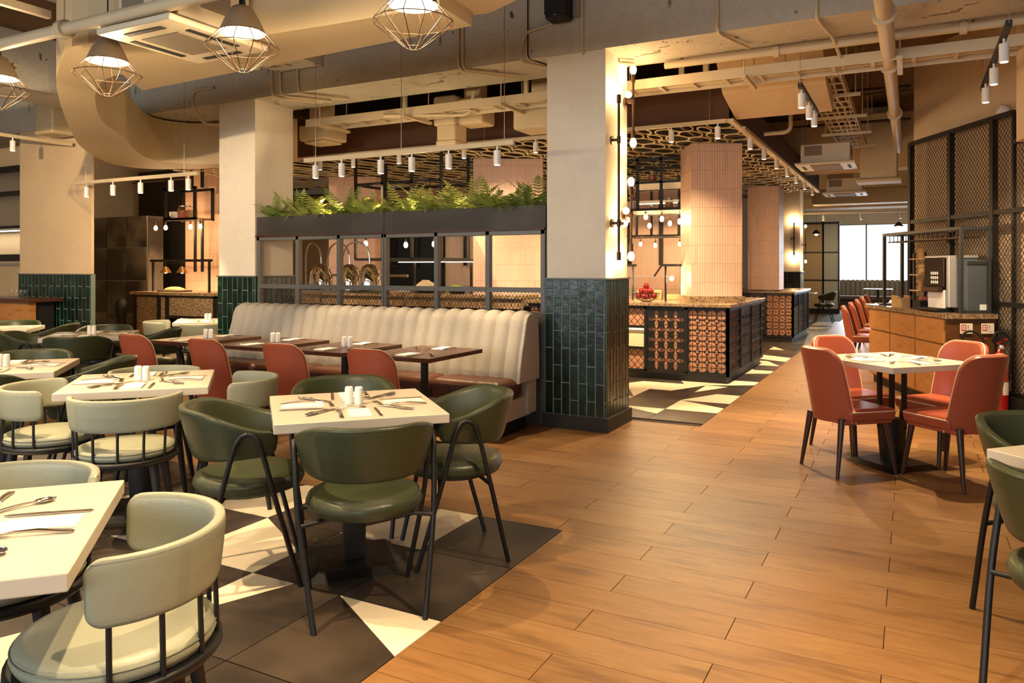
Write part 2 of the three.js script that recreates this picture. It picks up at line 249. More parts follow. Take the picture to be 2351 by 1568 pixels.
// ---------- slate and cream floor tiles ----------
{
  // unit cuts: polygon of the cream piece, x to the right, v from near (0) to far (1); the slate piece is the rest
  const TRI = [[0, 0], [1, 0], [1, 0.5]], RST = [[0, 0], [1, 0.5], [1, 1], [0, 1]];
  const xf = { id: (p) => p, mx: ([a, b]) => [1 - a, b], my: ([a, b]) => [a, 1 - b], mm: ([a, b]) => [1 - a, 1 - b], t: ([a, b]) => [b, a], tx: ([a, b]) => [1 - b, a], ty: ([a, b]) => [b, 1 - a], tt: ([a, b]) => [1 - b, 1 - a] };
  const K = Object.keys(xf), pieces = [];
  const set = (x0, x1, zn, zf, kind) => {                    // kind '' all slate, 'Txf' cream triangle, 'Rxf' cream remainder
    const gap = 0.0016, P = (poly) => poly.map(([a, b]) => [lerp(x0 + gap, x1 - gap, a), lerp(zn - gap, zf + gap, b)]);
    const s = (x1 - x0) * (zn - zf) / Math.max(1.5, camD((x0 + x1) / 2, (zn + zf) / 2)) ** 3;
    const add = (poly, cream) => { const c = poly.reduce((q, p) => [q[0] + p[0] / poly.length, q[1] + p[1] / poly.length], [0, 0]); const sh = poly.map((p) => [lerp(p[0], c[0], 0.004), lerp(p[1], c[1], 0.004)]); pieces.push({ g: uvm(prism(P(sh), -0.008, 0), 1, rnd() * 4, rnd() * 4), cream, s }); };
    if (!kind) return add([[0, 0], [1, 0], [1, 1], [0, 1]], 0);
    const f = xf[kind.slice(1)], t = TRI.map(f), r = RST.map(f); add(t, kind[0] === 'T'); add(r, kind[0] === 'R');
  };
  const known1 = { '0,0': '', '1,0': 'Rt', '0,1': '', '1,1': '', '2,1': 'Rmy', '0,2': 'Tmy', '1,2': 'Tt', '0,3': '', '1,3': '', '2,0': '', '2,2': '', '3,1': 'Tid' };
  const rz1 = [-3.7, -3.115, -2.52, -1.91, -1.3, -0.7, -0.1, 0.5], dx = 0.515;
  for (let r = 0; r < rz1.length - 1; r++) for (let c = 0; c < 22; c++) {
    const x1 = -1.645 - c * dx, key = c + ',' + r; let k = known1[key]; if (k === undefined) k = rnd() < 0.36 ? '' : (rnd() < 0.55 ? 'T' : 'R') + K[Math.floor(rnd() * 8)];
    set(x1 - dx, x1, rz1[r + 1], rz1[r], k);
  }
  const known2 = { '0,0': '', '1,0': 'Tmy', '0,1': 'Rmy', '0,2': 'Rt', '1,1': '', '1,2': '', '0,3': 'Tt', '1,3': 'Rtt', '2,2': 'Ttx' };
  for (let r = 0; r < 26; r++) for (let c = 0; c < 18; c++) {
    const x1 = -1.645 - c * dx, zn = -6.80 - r * 0.562, zf = zn - 0.562; let k = known2[c + ',' + r]; if (k === undefined) k = rnd() < 0.36 ? '' : (rnd() < 0.55 ? 'T' : 'R') + K[Math.floor(rnd() * 8)];
    if (zn < -9.9 && c > 0) continue; if (zn < -21.2) continue; set(x1 - dx, x1, zn, zf, k);
  }
  pieces.sort((a, b) => b.s - a.s);
  const rest = [[], []];
  pieces.forEach((p, i) => { if (i < 290) mesh(p.cream ? 'cream_tile' : 'slate_tile', p.g, p.cream ? M.creamTile : (i % 3 ? M.slate : M.slate2), floor); else rest[p.cream ? 1 : 0].push(p.g); });
  mesh('slate_tiles_beyond', rest[0], M.slate, floor).userData.kind = 'stuff'; mesh('cream_tiles_beyond', rest[1], M.creamTile, floor).userData.kind = 'stuff';
  mesh('service_floor', bb(-13.9, -10.95, -0.008, 0, -28, -6.82), M.slate, floor); mesh('service_floor', bb(-10.95, -2.17, -0.008, 0, -28, -9.95), M.slate, floor);
}
// ---------- columns with glazed green wainscot ----------
const TW = 0.079, THh = 0.30;
const tileGeo = [0, 1, 2, 3, 4].map((i) => { const g = uvm(rb(TW - 0.008, THh - 0.007, 0.014, 0.003, 0, 0, 0, 1), 1, i * 0.37, i * 0.61); g.rotateX(rr(-1, 1) * 0.012); g.rotateY(rr(-1, 1) * 0.03); return g; });
function tileFace(parent, ox, oz, ux, uz, width, h0, h1, start = 0) {     // tiles on a face from (ox,oz) along (ux,uz); the face looks to the right of that direction turned back
  const ang = Math.atan2(-uz, ux), nx = -uz, nz = ux;        // normal
  let col = start;
  for (let u = 0; u < width - 0.01; u += TW, col++) {
    const w = Math.min(TW, width - u), off = (col % 2) * THh / 2;
    for (let y = h1 - (off ? off : THh); y > h0 - THh; y -= THh) {
      const a = Math.max(h0, y), b = Math.min(h1, y + THh); if (b - a < 0.02) continue;
      const fullT = w > TW - 0.002 && b - a > THh - 0.002;
      const g = fullT ? tileGeo[Math.floor(rnd() * 5)] : uvm(rb(w - 0.008, b - a - 0.007, 0.014, 0.003, 0, 0, 0, 1), 1, rnd() * 3, rnd() * 3);
      const m = mesh('tile', g, M.green[Math.floor(rnd() * 3)], parent); m.rotation.y = ang;
      m.position.set(ox + ux * (u + w / 2) + nx * -0.002, (a + b) / 2, oz + uz * (u + w / 2) + nz * -0.002);
    }
  }
}
function column(n, x0, x1, z0, z1, label, faces, top = 3.27) {
  const c = struct('column', bb(x0, x1, 0, top, z0, z1), M.plaster, label, 'column');
  const e = 0.012;
  mesh('tile_bed', bb(x0 - e, x1 + e, 0, 1.305, z0 - e, z1 + e), M.greenGrout, c);
  if (faces.includes('F')) tileFace(c, x0 - e, z1 + e, 1, 0, x1 - x0 + 2 * e, 0.12, 1.3);
  if (faces.includes('R')) tileFace(c, x1 + e, z1 + e, 0, -1, z1 - z0 + 2 * e, 0.12, 1.3, 1);
  mesh('tile_trim', [bb(x0 - 0.026, x1 + 0.026, 1.3, 1.312, z0 - 0.026, z1 + 0.026)], M.frame, c);
  mesh('skirting', [bb(x0 - 0.035, x1 + 0.035, 0, 0.12, z0 - 0.035, z1 + 0.035)], M.skirting, c);
  return c;
}
column(1, -2.85, -2.30, -6.62, -6.07, 'square cream column with dark green tiled base beside the walkway', 'FR');
column(2, -6.97, -6.41, -6.65, -6.07, 'square cream column at the left end of the cream banquette', 'FR');
const wall3 = struct('column', bb(-10.88, -9.3, 0, 3.95, -6.105, -6.07), M.plasterWarm, 'wide cream pier with green tiled base behind the dining tables', 'column');
mesh('tile_bed', bb(-10.892, -9.288, 0, 1.315, -6.115, -6.058), M.greenGrout, wall3);
tileFace(wall3, -10.89, -6.058, 1, 0, 1.6, 0.12, 1.31);
mesh('tile_trim', bb(-10.9, -9.28, 1.31, 1.322, -6.12, -6.045), M.frame, wall3);
column(4, -2.9, -2.32, -19.6, -19.0, 'distant cream column with bulb sconces past the buffet islands', 'F');
// ---------- beams, ducts and walls overhead ----------
struct('beam_main', bb(-14, 4.5, 3.265, 3.95, -6.72, -6.05), M.concrete, 'long raw concrete beam across the columns', 'beam');
struct('beam_cross', bb(-9.2, -8.5, 3.35, 3.95, -6.05, 3.9), M.concrete, 'concrete cross beam above the rear tables', 'beam');
struct('beam_cross', bb(-6.0, -5.4, 3.5, 3.95, -6.05, 3.9), M.concrete, 'concrete cross beam above the dining tables', 'beam');
struct('beam_near', bb(-14, 4.5, 3.3, 3.95, -1.3, -0.7), M.concrete, 'concrete beam above the front tables', 'beam');
struct('beam_far', bb(-3.4, 4.4, 2.98, 3.95, -22.4, -21.6), M.plasterWarm, 'plaster bulkhead before the far windows', 'beam');
struct('beam_far', bb(-3.4, 4.4, 3.05, 3.95, -14.4, -13.9), M.plasterWarm, 'plaster bulkhead over the walkway', 'beam');
{ // haunched beam over the buffet corner
  const s = new THREE.Shape([[-7.25, 3.95], [-7.25, 3.45], [-7.6, 3.12], [-8.25, 2.98], [-8.6, 3.2], [-8.6, 3.95]].map(([a, b]) => new THREE.Vector2(a, b)));
  const g = new THREE.ExtrudeGeometry(s, { depth: 0.95, bevelEnabled: false }).rotateY(-PI / 2).translate(-0.7, 0, 0);
  struct('beam_haunch', g, M.plasterWarm, 'bevelled plaster beam end beside the brown fascia', 'beam');
}
// wall behind the mesh screen, the bulkhead beside it
{
  const q = (a) => a.map(([d, r]) => dr(d, r));
  struct('wall_screen', prism(q([[5.2, 4.86], [9.15, 4.86], [9.15, 5.3], [5.2, 5.3]]), 0, 3.95), M.plasterWarm, 'cream wall behind the diamond mesh screen', 'wall');
  struct('bulkhead', prism(q([[5.5, 3.83], [6.0, 4.0], [6.0, 4.86], [5.5, 4.86]]), 2.4, 3.95), M.plasterWarm, 'cream bulkhead hanging at the upper right', 'bulkhead');
}
// ---------- the big air duct: straight, then a sweeping bend towards the far column ----------
{
  const d = thing('air_duct', 'large cream air duct sweeping round above the dining tables', 'duct', [0, 0, 0]);
  const mk = (inn, out, y0, y1) => prism([...inn, ...out.slice().reverse()], y0, y1);
  const bez = (pts, n = 44) => new THREE.CatmullRomCurve3(pts.map(([x, z]) => V(x, 0, z)), false, 'catmullrom', 0.5).getPoints(n).map((p) => [p.x, p.z]);
  const inner = bez([[-4.4, -3.3], [-5.15, -3.42], [-6.34, -4.22], [-7.0, -4.9], [-7.6, -5.45], [-8.1, -5.98], [-8.22, -6.38], [-7.95, -6.7], [-7.2, -6.8], [-6.9, -6.82], [-6.72, -6.82]]);
  const outer = bez([[-3.9, -3.06], [-4.33, -2.76], [-4.89, -2.98], [-5.51, -3.33], [-6.3, -3.86], [-7.15, -4.46], [-7.9, -5.02], [-8.55, -5.62], [-8.98, -6.15], [-9.02, -6.62], [-8.6, -6.9], [-8.0, -7.0], [-6.9, -7.05], [-6.72, -7.05]]);
  mesh('bend', mk(inner, outer, 2.72, 3.24), M.duct, d);
  mesh('straight_run', prism([[-5.06, -3.7], [-4.6, -3.12], [-3.9, -3.09], [-2.74, -3.18], [-2.1, -3.2], [-2.12, -3.55]], 2.721, 3.239), M.duct, d);
  mesh('duct_end', prism([[-2.2, -3.1], [-1.75, -3.05], [-1.8, -3.5], [-2.05, -3.62], [-2.2, -3.6]], 2.8, 3.4), M.duct, d);
  parts('flange', [bb(-3.86, -3.82, 2.715, 3.25, -3.66, -3.08)], M.duct, d);
  parts('hanger_rod', [rod(V(-3.0, 3.2, -3.15), V(-3.0, 3.95, -3.15), 0.006), rod(V(-4.2, 3.2, -3.2), V(-4.2, 3.95, -3.2), 0.006), rod(V(-6.4, 3.2, -4.4), V(-6.4, 3.95, -4.4), 0.006)], M.brushed, d);
}
// ---------- ceiling cassettes ----------
function cassette(x, y, z, w, dpt, label, turn = 0) {
  const o = thing('ceiling_cassette', label, 'air conditioner', [x, y, z], turn, 'ceiling air conditioners');
  mesh('body', rb(w * 0.82, 0.26, dpt * 0.72, 0.01, 0, 0.16, 0), M.ac, o);
  mesh('panel', rb(w, 0.035, dpt, 0.012, 0, 0.018, 0), M.ac, o);
  mesh('return_grille', bx(w * 0.5, 0.006, dpt * 0.5, 0, -0.001, 0), M.acGrey, o);
  for (const [a, b, c, e] of [[w * 0.5, 0.035, 0, -dpt * 0.38], [w * 0.5, 0.035, 0, dpt * 0.38], [0.035, dpt * 0.5, -w * 0.38, 0], [0.035, dpt * 0.5, w * 0.38, 0]]) mesh('air_slot', bx(a, 0.006, b, c, -0.001, e), M.blackMatte, o);
  parts('hanger_rod', [[-1, -1], [-1, 1], [1, -1], [1, 1]].map(([i, j]) => rod(V(i * w * 0.4, 0.25, j * dpt * 0.3), V(i * w * 0.4, 3.95 - y, j * dpt * 0.3), 0.005)), M.brushed, o);
  parts('access_panel', [bx(w * 0.3, 0.13, 0.004, -w * 0.2, 0.2, dpt * 0.362), bx(0.004, 0.13, dpt * 0.3, w * 0.412, 0.2, 0)], M.acGrey, o);
  return o;
}
cassette(-3.55, 2.64, -2.86, 0.58, 0.66, 'white ceiling cassette beside the near pendant lamps');
cassette(-1.02, 2.78, -11.2, 0.75, 0.75, 'white ceiling cassette over the walkway, nearer of two');
cassette(-1.1, 2.78, -15.6, 0.75, 0.75, 'white ceiling cassette over the walkway, farther of two');
// ---------- pipes, conduits and trays ----------
const pipeThing = (name, pts, r, label, cat = 'pipe', mat = M.pipe, clips = [], up = 3.94) => {
  const o = thing(name, label, cat); mesh('run', poly(pts, r), mat, o);
  clips.forEach(([x, y, z, ax]) => mesh('clamp', ax === 'x' ? [cy(r * 1.45, r * 1.45, 0.05, 0, 0, 0, 14).rotateZ(PI / 2).translate(x, y, z), rod(V(x, y + r, z), V(x, up, z), 0.005)] : [cy(r * 1.45, r * 1.45, 0.05, 0, 0, 0, 14).rotateX(PI / 2).translate(x, y, z), rod(V(x, y + r, z), V(x, up, z), 0.005)], mat, o));
  return o;
};
pipeThing('water_pipe', [[-12, 2.72, -2.55], [-1.2, 2.72, -2.55]], 0.036, 'thick cream pipe crossing the upper left above the pendants', 'pipe', M.pipe, [[-4.9, 2.72, -2.55, 'x'], [-4.15, 2.72, -2.55, 'x'], [-6.2, 2.72, -2.55, 'x']]);
pipeThing('water_pipe', [[-12, 2.75, -2.92], [-5.3, 2.75, -2.92]], 0.022, 'thinner cream pipe below the thick one at the upper left', 'pipe', M.pipe, [[-6.4, 2.75, -2.92, 'x']]);
pipeThing('sprinkler_pipe', [[-0.16, 3.13, -3.2], [-0.16, 3.13, -12.5]], 0.055, 'fat grey-white pipe running away overhead on the right', 'pipe', M.pipe, [[-0.16, 3.13, -5.2, 'z'], [-0.16, 3.13, -5.75, 'z'], [-0.16, 3.13, -7.2, 'z'], [-0.16, 3.13, -9.5, 'z']]);
pipeThing('sprinkler_pipe', [[-1.95, 3.212, -6.64], [4, 3.212, -6.64]], 0.032, 'grey-white pipe fixed under the concrete beam', 'pipe', M.pipe, [[-1.0, 3.21, -6.64, 'x'], [0.35, 3.21, -6.64, 'x']], 3.264);
pipeThing('conduit', [[-2.5, 3.9, -6.03], [-2.5, 3.25, -6.03], [-2.52, 3.23, -6.2], [-2.2, 3.23, -6.5]], 0.014, 'thin conduit bent under the beam at the corner of the sconce column', 'conduit');
pipeThing('conduit', [[-1.35, 3.9, -6.03], [-1.35, 3.25, -6.03], [-1.2, 3.235, -6.5]], 0.014, 'thin conduit down the beam face right of the sconce column', 'conduit');
pipeThing('conduit', [[-0.62, 3.9, -6.03], [-0.62, 3.25, -6.03], [-0.55, 3.235, -6.5], [-0.5, 3.1, -7.0]], 0.014, 'thin conduit down the beam face left of the fat pipe', 'conduit');
pipeThing('conduit', [[-3.75, 3.9, -6.03], [-3.75, 3.25, -6.03], [-3.35, 3.235, -6.5]], 0.014, 'twin conduit near the beam end left of the speaker', 'conduit');
pipeThing('conduit', [[-3.7, 3.9, -6.03], [-3.7, 3.25, -6.03], [-3.3, 3.235, -6.45]], 0.012, 'second of the twin conduits left of the speaker', 'conduit');
pipeThing('conduit', [[-2.7, 3.9, -6.03], [-2.72, 3.55, -6.03], [-3.05, 3.5, -6.03], [-3.1, 3.25, -6.03], [-2.9, 3.235, -6.4]], 0.013, 'conduit stepping left below the speaker', 'conduit');
for (const [i, x] of [[0, -6.12], [1, -6.0], [2, -5.75]]) pipeThing('conduit', [[x, 3.9, -6.03], [x, 3.25, -6.03], [x + 0.35, 3.235, -6.45]], 0.016, ['outer', 'middle', 'inner'][i] + ' of three conduits on the beam above the left column', 'conduit');
pipeThing('conduit', [[-7.0, 3.45, -6.02], [-7.35, 3.45, -6.02], [-7.38, 3.3, -6.03], [-7.38, 3.1, -6.2], [-6.98, 3.05, -6.3]], 0.014, 'bent conduit beside the top of the left column', 'conduit');
pipeThing('conduit', [[-5.2, 3.1, -6.8], [-4.2, 3.05, -7.0], [-4.15, 3.3, -7.0]], 0.02, 'short pipe with an upturned end under the beam', 'pipe');
for (const [i, z, y, r] of [[0, -8.9, 3.55, 0.02], [1, -9.6, 3.4, 0.014], [2, -10.3, 3.6, 0.025], [3, -11.7, 3.45, 0.02]]) pipeThing('ceiling_pipe', [[-1.6, y, z], [0.0, y, z - 0.05]], r, 'dark pipe crossing the walkway ceiling, ' + ['first', 'second', 'third', 'fourth', 'fifth', 'sixth'][i] + ' from the beam', 'pipe', M.bronze, [[-1.3, y, z, 'x']]);
pipeThing('ceiling_pipe', [[-1.55, 3.0, -9.4], [-1.25, 3.0, -9.4], [-1.25, 3.35, -9.4]], 0.025, 'short dark pipe with an upturned end beside the fascia', 'pipe', M.pipe);
function cableTray(pts, w, label, cables) {                  // along x or z
  const o = thing('cable_tray', label, 'cable tray'); const RH = 0.09, [a, b] = pts, ax = a[0] !== b[0], L = ax ? Math.abs(b[0] - a[0]) : Math.abs(b[2] - a[2]), cxx = (a[0] + b[0]) / 2, czz = (a[2] + b[2]) / 2, y = a[1];
  const rail = (off) => ax ? bx(L, RH, 0.008, cxx, y, czz + off) : bx(0.008, RH, L, cxx + off, y, czz);
  mesh('rail', rail(-w / 2), M.pipe, o); mesh('rail', rail(w / 2), M.pipe, o);
  const n = Math.floor(L / 0.3), rungs = []; for (let i = 0; i <= n; i++) { const t = -L / 2 + 0.1 + i * 0.3; rungs.push(ax ? bx(0.03, 0.012, w, cxx + t, y - 0.025, czz) : bx(w, 0.012, 0.03, cxx, y - 0.025, czz + t)); }
  parts('rung', rungs, M.pipe, o);
  for (let k = 0; k < cables; k++) { const off = -w * 0.38 + k * w * 0.76 / Math.max(1, cables - 1), p = []; for (let i = 0; i <= 10; i++) { const t = -L / 2 + L * i / 10; p.push(ax ? V(cxx + t, y + rr(-0.004, 0.012), czz + off + rr(-0.02, 0.02)) : V(cxx + off + rr(-0.02, 0.02), y + rr(-0.004, 0.012), czz + t)); } mesh('cable', tube(p, rr(0.01, 0.016), 40, 6), k % 3 ? M.pipe : M.cream, o); }
  const h = []; for (let i = 0; i <= Math.floor(L / 1.2); i++) { const t = -L / 2 + 0.3 + i * 1.2; if (ax) { h.push(bx(0.04, 0.03, w + 0.25, cxx + t, y - 0.06, czz), rod(V(cxx + t, y - 0.06, czz - w / 2 - 0.08), V(cxx + t, 3.95, czz - w / 2 - 0.08), 0.006), rod(V(cxx + t, y - 0.09, czz + w / 2 + 0.09), V(cxx + t, y + 0.2, czz + w / 2 + 0.09), 0.006)); } else h.push(bx(w + 0.25, 0.03, 0.04, cxx, y - 0.06, czz + t), rod(V(cxx - w / 2 - 0.08, y - 0.06, czz + t), V(cxx - w / 2 - 0.08, 3.95, czz + t), 0.006), rod(V(cxx + w / 2 + 0.08, y - 0.06, czz + t), V(cxx + w / 2 + 0.08, 3.95, czz + t), 0.006)); }
  parts('hanger', h, M.pipe, o); return o;
}
cableTray([[-6.38, 3.12, -6.98], [4.2, 3.12, -6.98]], 0.3, 'cream cable tray hung behind the concrete beam', 4);
cableTray([[-0.74, 3.2, -7.3], [-0.74, 3.2, -12.2]], 0.34, 'cable tray running away above the walkway', 5);
// ducts dropping over the buffet
function boxDuct(label, list) { const o = thing('duct_box', label, 'duct'); list.forEach(([n, x, y, z, w, h, d, rt]) => mesh(n, turnY(rb(w, h, d, 0.03), rt || 0).translate(x, y, z), M.duct, o)); return o; }
boxDuct('cream duct end with rounded edges beside the left column top', [['box', -6.62, 3.1, -7.4, 0.46, 0.2, 0.4], ['collar', -6.62, 2.985, -7.4, 0.36, 0.03, 0.3], ['drop', -6.68, 3.6, -7.45, 0.24, 0.72, 0.24]]);
boxDuct('stepped cream duct dropping in front of the brown fascia', [['drop', -4.72, 3.2, -7.42, 0.3, 0.34, 0.28], ['step', -4.7, 2.95, -7.42, 0.26, 0.2, 0.26], ['outlet', -4.7, 2.83, -7.42, 0.28, 0.08, 0.28], ['branch', -4.42, 3.18, -7.5, 0.34, 0.3, 0.3], ['riser', -4.42, 3.65, -7.5, 0.2, 0.62, 0.2]]);
boxDuct('cream duct box above the banquette near the sconce column', [['box', -3.5, 3.02, -7.45, 0.62, 0.26, 0.42], ['drop', -3.5, 3.55, -7.5, 0.3, 0.8, 0.3]]);
boxDuct('square cream duct drop over the walkway', [['drop', -0.42, 3.2, -12.6, 0.5, 1.0, 0.4], ['grille', -0.42, 2.7, -12.6, 0.62, 0.05, 0.5], ['run', -0.42, 3.65, -13.3, 0.5, 0.4, 1.1]]);
boxDuct('cream duct crossing the far walkway ceiling', [['run', -0.4, 3.0, -18.6, 3.2, 0.34, 0.5], ['drop', -1.4, 3.52, -18.6, 0.5, 0.84, 0.44]]);
boxDuct('cream duct elbow near the upper left wall', [['drop', -9.62, 3.53, -5.8, 0.36, 0.84, 0.3], ['foot', -9.62, 3.11, -5.8, 0.38, 0.06, 0.32]]);
{ // battens in the void above the buffet
  for (const [i, x] of [-5.6, -4.7, -3.9, -2.1, -1.85].entries()) single('ceiling_batten', bx(0.05, 0.62, 0.04, 0, 0, 0), M.cream, 'thin cream strut in the ceiling void, ' + ['first', 'second', 'third', 'fourth', 'fifth'][i] + ' from the banquette end', 'strut', [x, 3.64, -7.75], 0, 'ceiling void struts');
}
// ---------- partition, planter, ferns, banquette ----------
{
  const p = thing('framed_partition', 'grey steel framed partition with open bays behind the cream banquette', 'partition', [0, 0, 0]);
  const X = [-6.41, -5.815, -5.245, -4.66, -4.04, -3.47, -2.88], z = -6.12, t = 0.045, dp = 0.06;
  for (const [i, x] of X.entries()) mesh('mullion', i === 3 ? [bx(0.026, 1.75, dp, x - 0.016, 0.875, z), bx(0.026, 1.75, dp, x + 0.016, 0.875, z)] : rb(t, 1.75, dp, 0.004, x + (i === 0 ? 0.022 : i === 6 ? -0.022 : 0), 0.875, z, 1), M.frame, p);
  mesh('head_rail', rb(3.53, 0.05, dp, 0.004, -4.645, 1.725, z, 1), M.frame, p);
  mesh('head_board', bx(3.53, 0.02, 0.16, -4.645, 1.748, z - 0.03), M.brownVeneer, p);
  for (let i = 0; i < 6; i++) {
    const a = X[i] + 0.023, b = X[i + 1] - 0.023, w = b - a, c = (a + b) / 2;
    parts('rail', [bx(w, 0.045, dp * 0.96, c, 1.2, z), bx(w, 0.035, dp * 0.96, c, 0.985, z), bx(w, 0.05, dp * 0.96, c, 0.62, z)], M.frame, p);
    const y0 = 1.003, y1 = 1.177, sp = 0.036, g = [];                       // diamond wire mesh between the two low rails
    for (const s of [-1, 1]) for (let u = -0.4; u < w + 0.4; u += sp) { let xa = u, xb = u + s * (y1 - y0) * 0.62, ya = y0, yb = y1; const cut = (lim) => { const k = (lim - xa) / (xb - xa); return ya + k * (yb - ya); };
      let A = [xa, ya], B = [xb, yb]; if (Math.max(xa, xb) < 0 || Math.min(xa, xb) > w) continue; if (A[0] < 0) A = [0, cut(0)]; if (A[0] > w) A = [w, cut(w)]; if (B[0] < 0) B = [0, cut(0)]; if (B[0] > w) B = [w, cut(w)];
      if (Math.hypot(A[0] - B[0], A[1] - B[1]) > 0.01) g.push(rod(V(a + A[0], A[1], z), V(a + B[0], B[1], z), 0.0022, 4)); }
    const m = mesh('wire_mesh', g, M.black, p); m.userData.kind = 'stuff';
    mesh('lower_panel', bx(w, 0.32, 0.02, c, 0.8, z), M.frame, p); mesh('lower_panel', bx(w, 0.6, 0.02, c, 0.3, z), M.frame, p);
  }
}
const planter = thing('planter_trough', 'long charcoal planter trough on top of the partition', 'planter', [0, 0, 0]);
for (const [a, b] of [[-6.4, -4.655], [-4.65, -2.87]]) { mesh('front_board', bb(a, b, 1.757, 1.96, -6.105, -6.085), M.planter, planter); mesh('back_board', bb(a, b, 1.757, 1.96, -6.4, -6.38), M.planter, planter); }
mesh('base_board', bb(-6.4, -2.87, 1.757, 1.777, -6.38, -6.105), M.planter, planter);
mesh('soil', bb(-6.38, -2.89, 1.777, 1.93, -6.378, -6.107), M.soil, planter);
{
  const frond = (L, ang, lift, droop, out) => {              // a pinnate frond: tapering leaflets along an arching rib
    const N = 13, pts = [];
    for (let i = 0; i <= N; i++) { const t = i / N, r = L * t * (0.45 + 0.55 * Math.cos(droop * t * 0.8)), y = L * (lift * t - droop * 0.62 * t * t); pts.push(V(Math.cos(ang) * r, y, Math.sin(ang) * r)); }
    const side = V(-Math.sin(ang), 0, Math.cos(ang));
    for (let i = 1; i <= N; i++) {
      const p = pts[i], q = pts[Math.max(0, i - 1)], dir = p.clone().sub(q).normalize(), t = i / N, l = (0.055 * Math.sin(PI * Math.min(1, t * 0.92 + 0.12)) + 0.006) * (L / 0.32), w = 0.008;
      for (const s of [-1, 1]) { const tip = p.clone().addScaledVector(side, s * l).addScaledVector(dir, l * 0.45).add(V(0, -l * 0.12, 0)), b1 = p.clone().addScaledVector(dir, -w), b2 = p.clone().addScaledVector(dir, w * 1.2), mid = p.clone().lerp(tip, 0.5).addScaledVector(dir, w * 1.1).add(V(0, 0.003, 0)); out.push(b1, mid, b2, b1, tip, mid); }
      const u = V(0, 0.0012, 0), a = side.clone().multiplyScalar(0.0012); out.push(q.clone().add(a), p.clone().add(a), q.clone().sub(a), p.clone().add(a), p.clone().sub(a), q.clone().sub(a)); void u;
    }
  };
  const make = (k, n, L0) => { const t = []; for (let i = 0; i < n; i++) frond(rr(0.7, 1.1) * L0, i / n * 2 * PI + rr(-0.25, 0.25), rr(0.7, 1.5), rr(0.5, 1.25), t); const g = new THREE.BufferGeometry().setFromPoints(t); g.computeVertexNormals(); return uvm(g, 3); };
  const gs = [make(0, 22, 0.33), make(1, 24, 0.29), make(2, 20, 0.37), make(3, 24, 0.27)], N = 24;
  const ord = ['first', 'second', 'third', 'fourth', 'fifth', 'sixth', 'seventh', 'eighth', 'ninth', 'tenth', 'eleventh', 'twelfth', 'thirteenth', 'fourteenth', 'fifteenth', 'sixteenth', 'seventeenth', 'eighteenth', 'nineteenth', 'twentieth', 'twenty-first', 'twenty-second', 'twenty-third', 'twenty-fourth'];
  for (let i = 0; i < N; i++) {
    const x = -6.22 + i * 3.2 / (N - 1) + rr(-0.03, 0.03), k = i === N - 1 ? 2 : Math.floor(rnd() * 4);
    const f = thing('fern', 'green fern in the planter trough, ' + ord[i] + ' from the left end', 'fern', [x, 1.9, -6.24 + rr(-0.05, 0.05)], rr(0, 6), 'ferns along the planter');
    mesh('fronds', gs[k], M.fern[Math.floor(rnd() * 3)], f);
    if (i % 2) f.scale.setScalar(rr(0.85, 1.12));
  }
}
{ // small planter lamps that make the ferns glow
  for (const [i, x] of [-5.45, -4.98, -4.45, -3.75].entries()) { const o = thing('planter_lamp', 'small warm lamp among the ferns, ' + ['first', 'second', 'third', 'fourth'][i] + ' from the left', 'lamp', [x, 1.93, -6.3], 0, 'lamps among the ferns'); mesh('bulb', new THREE.SphereGeometry(0.028, 12, 8).translate(0, 0.07, 0), M.bulb, o); mesh('stake', cy(0.008, 0.008, 0.06, 0, 0.02, 0, 8), M.black, o); pointLight(o, WARM, 4.5, [0, 0.07, 0]); }
}
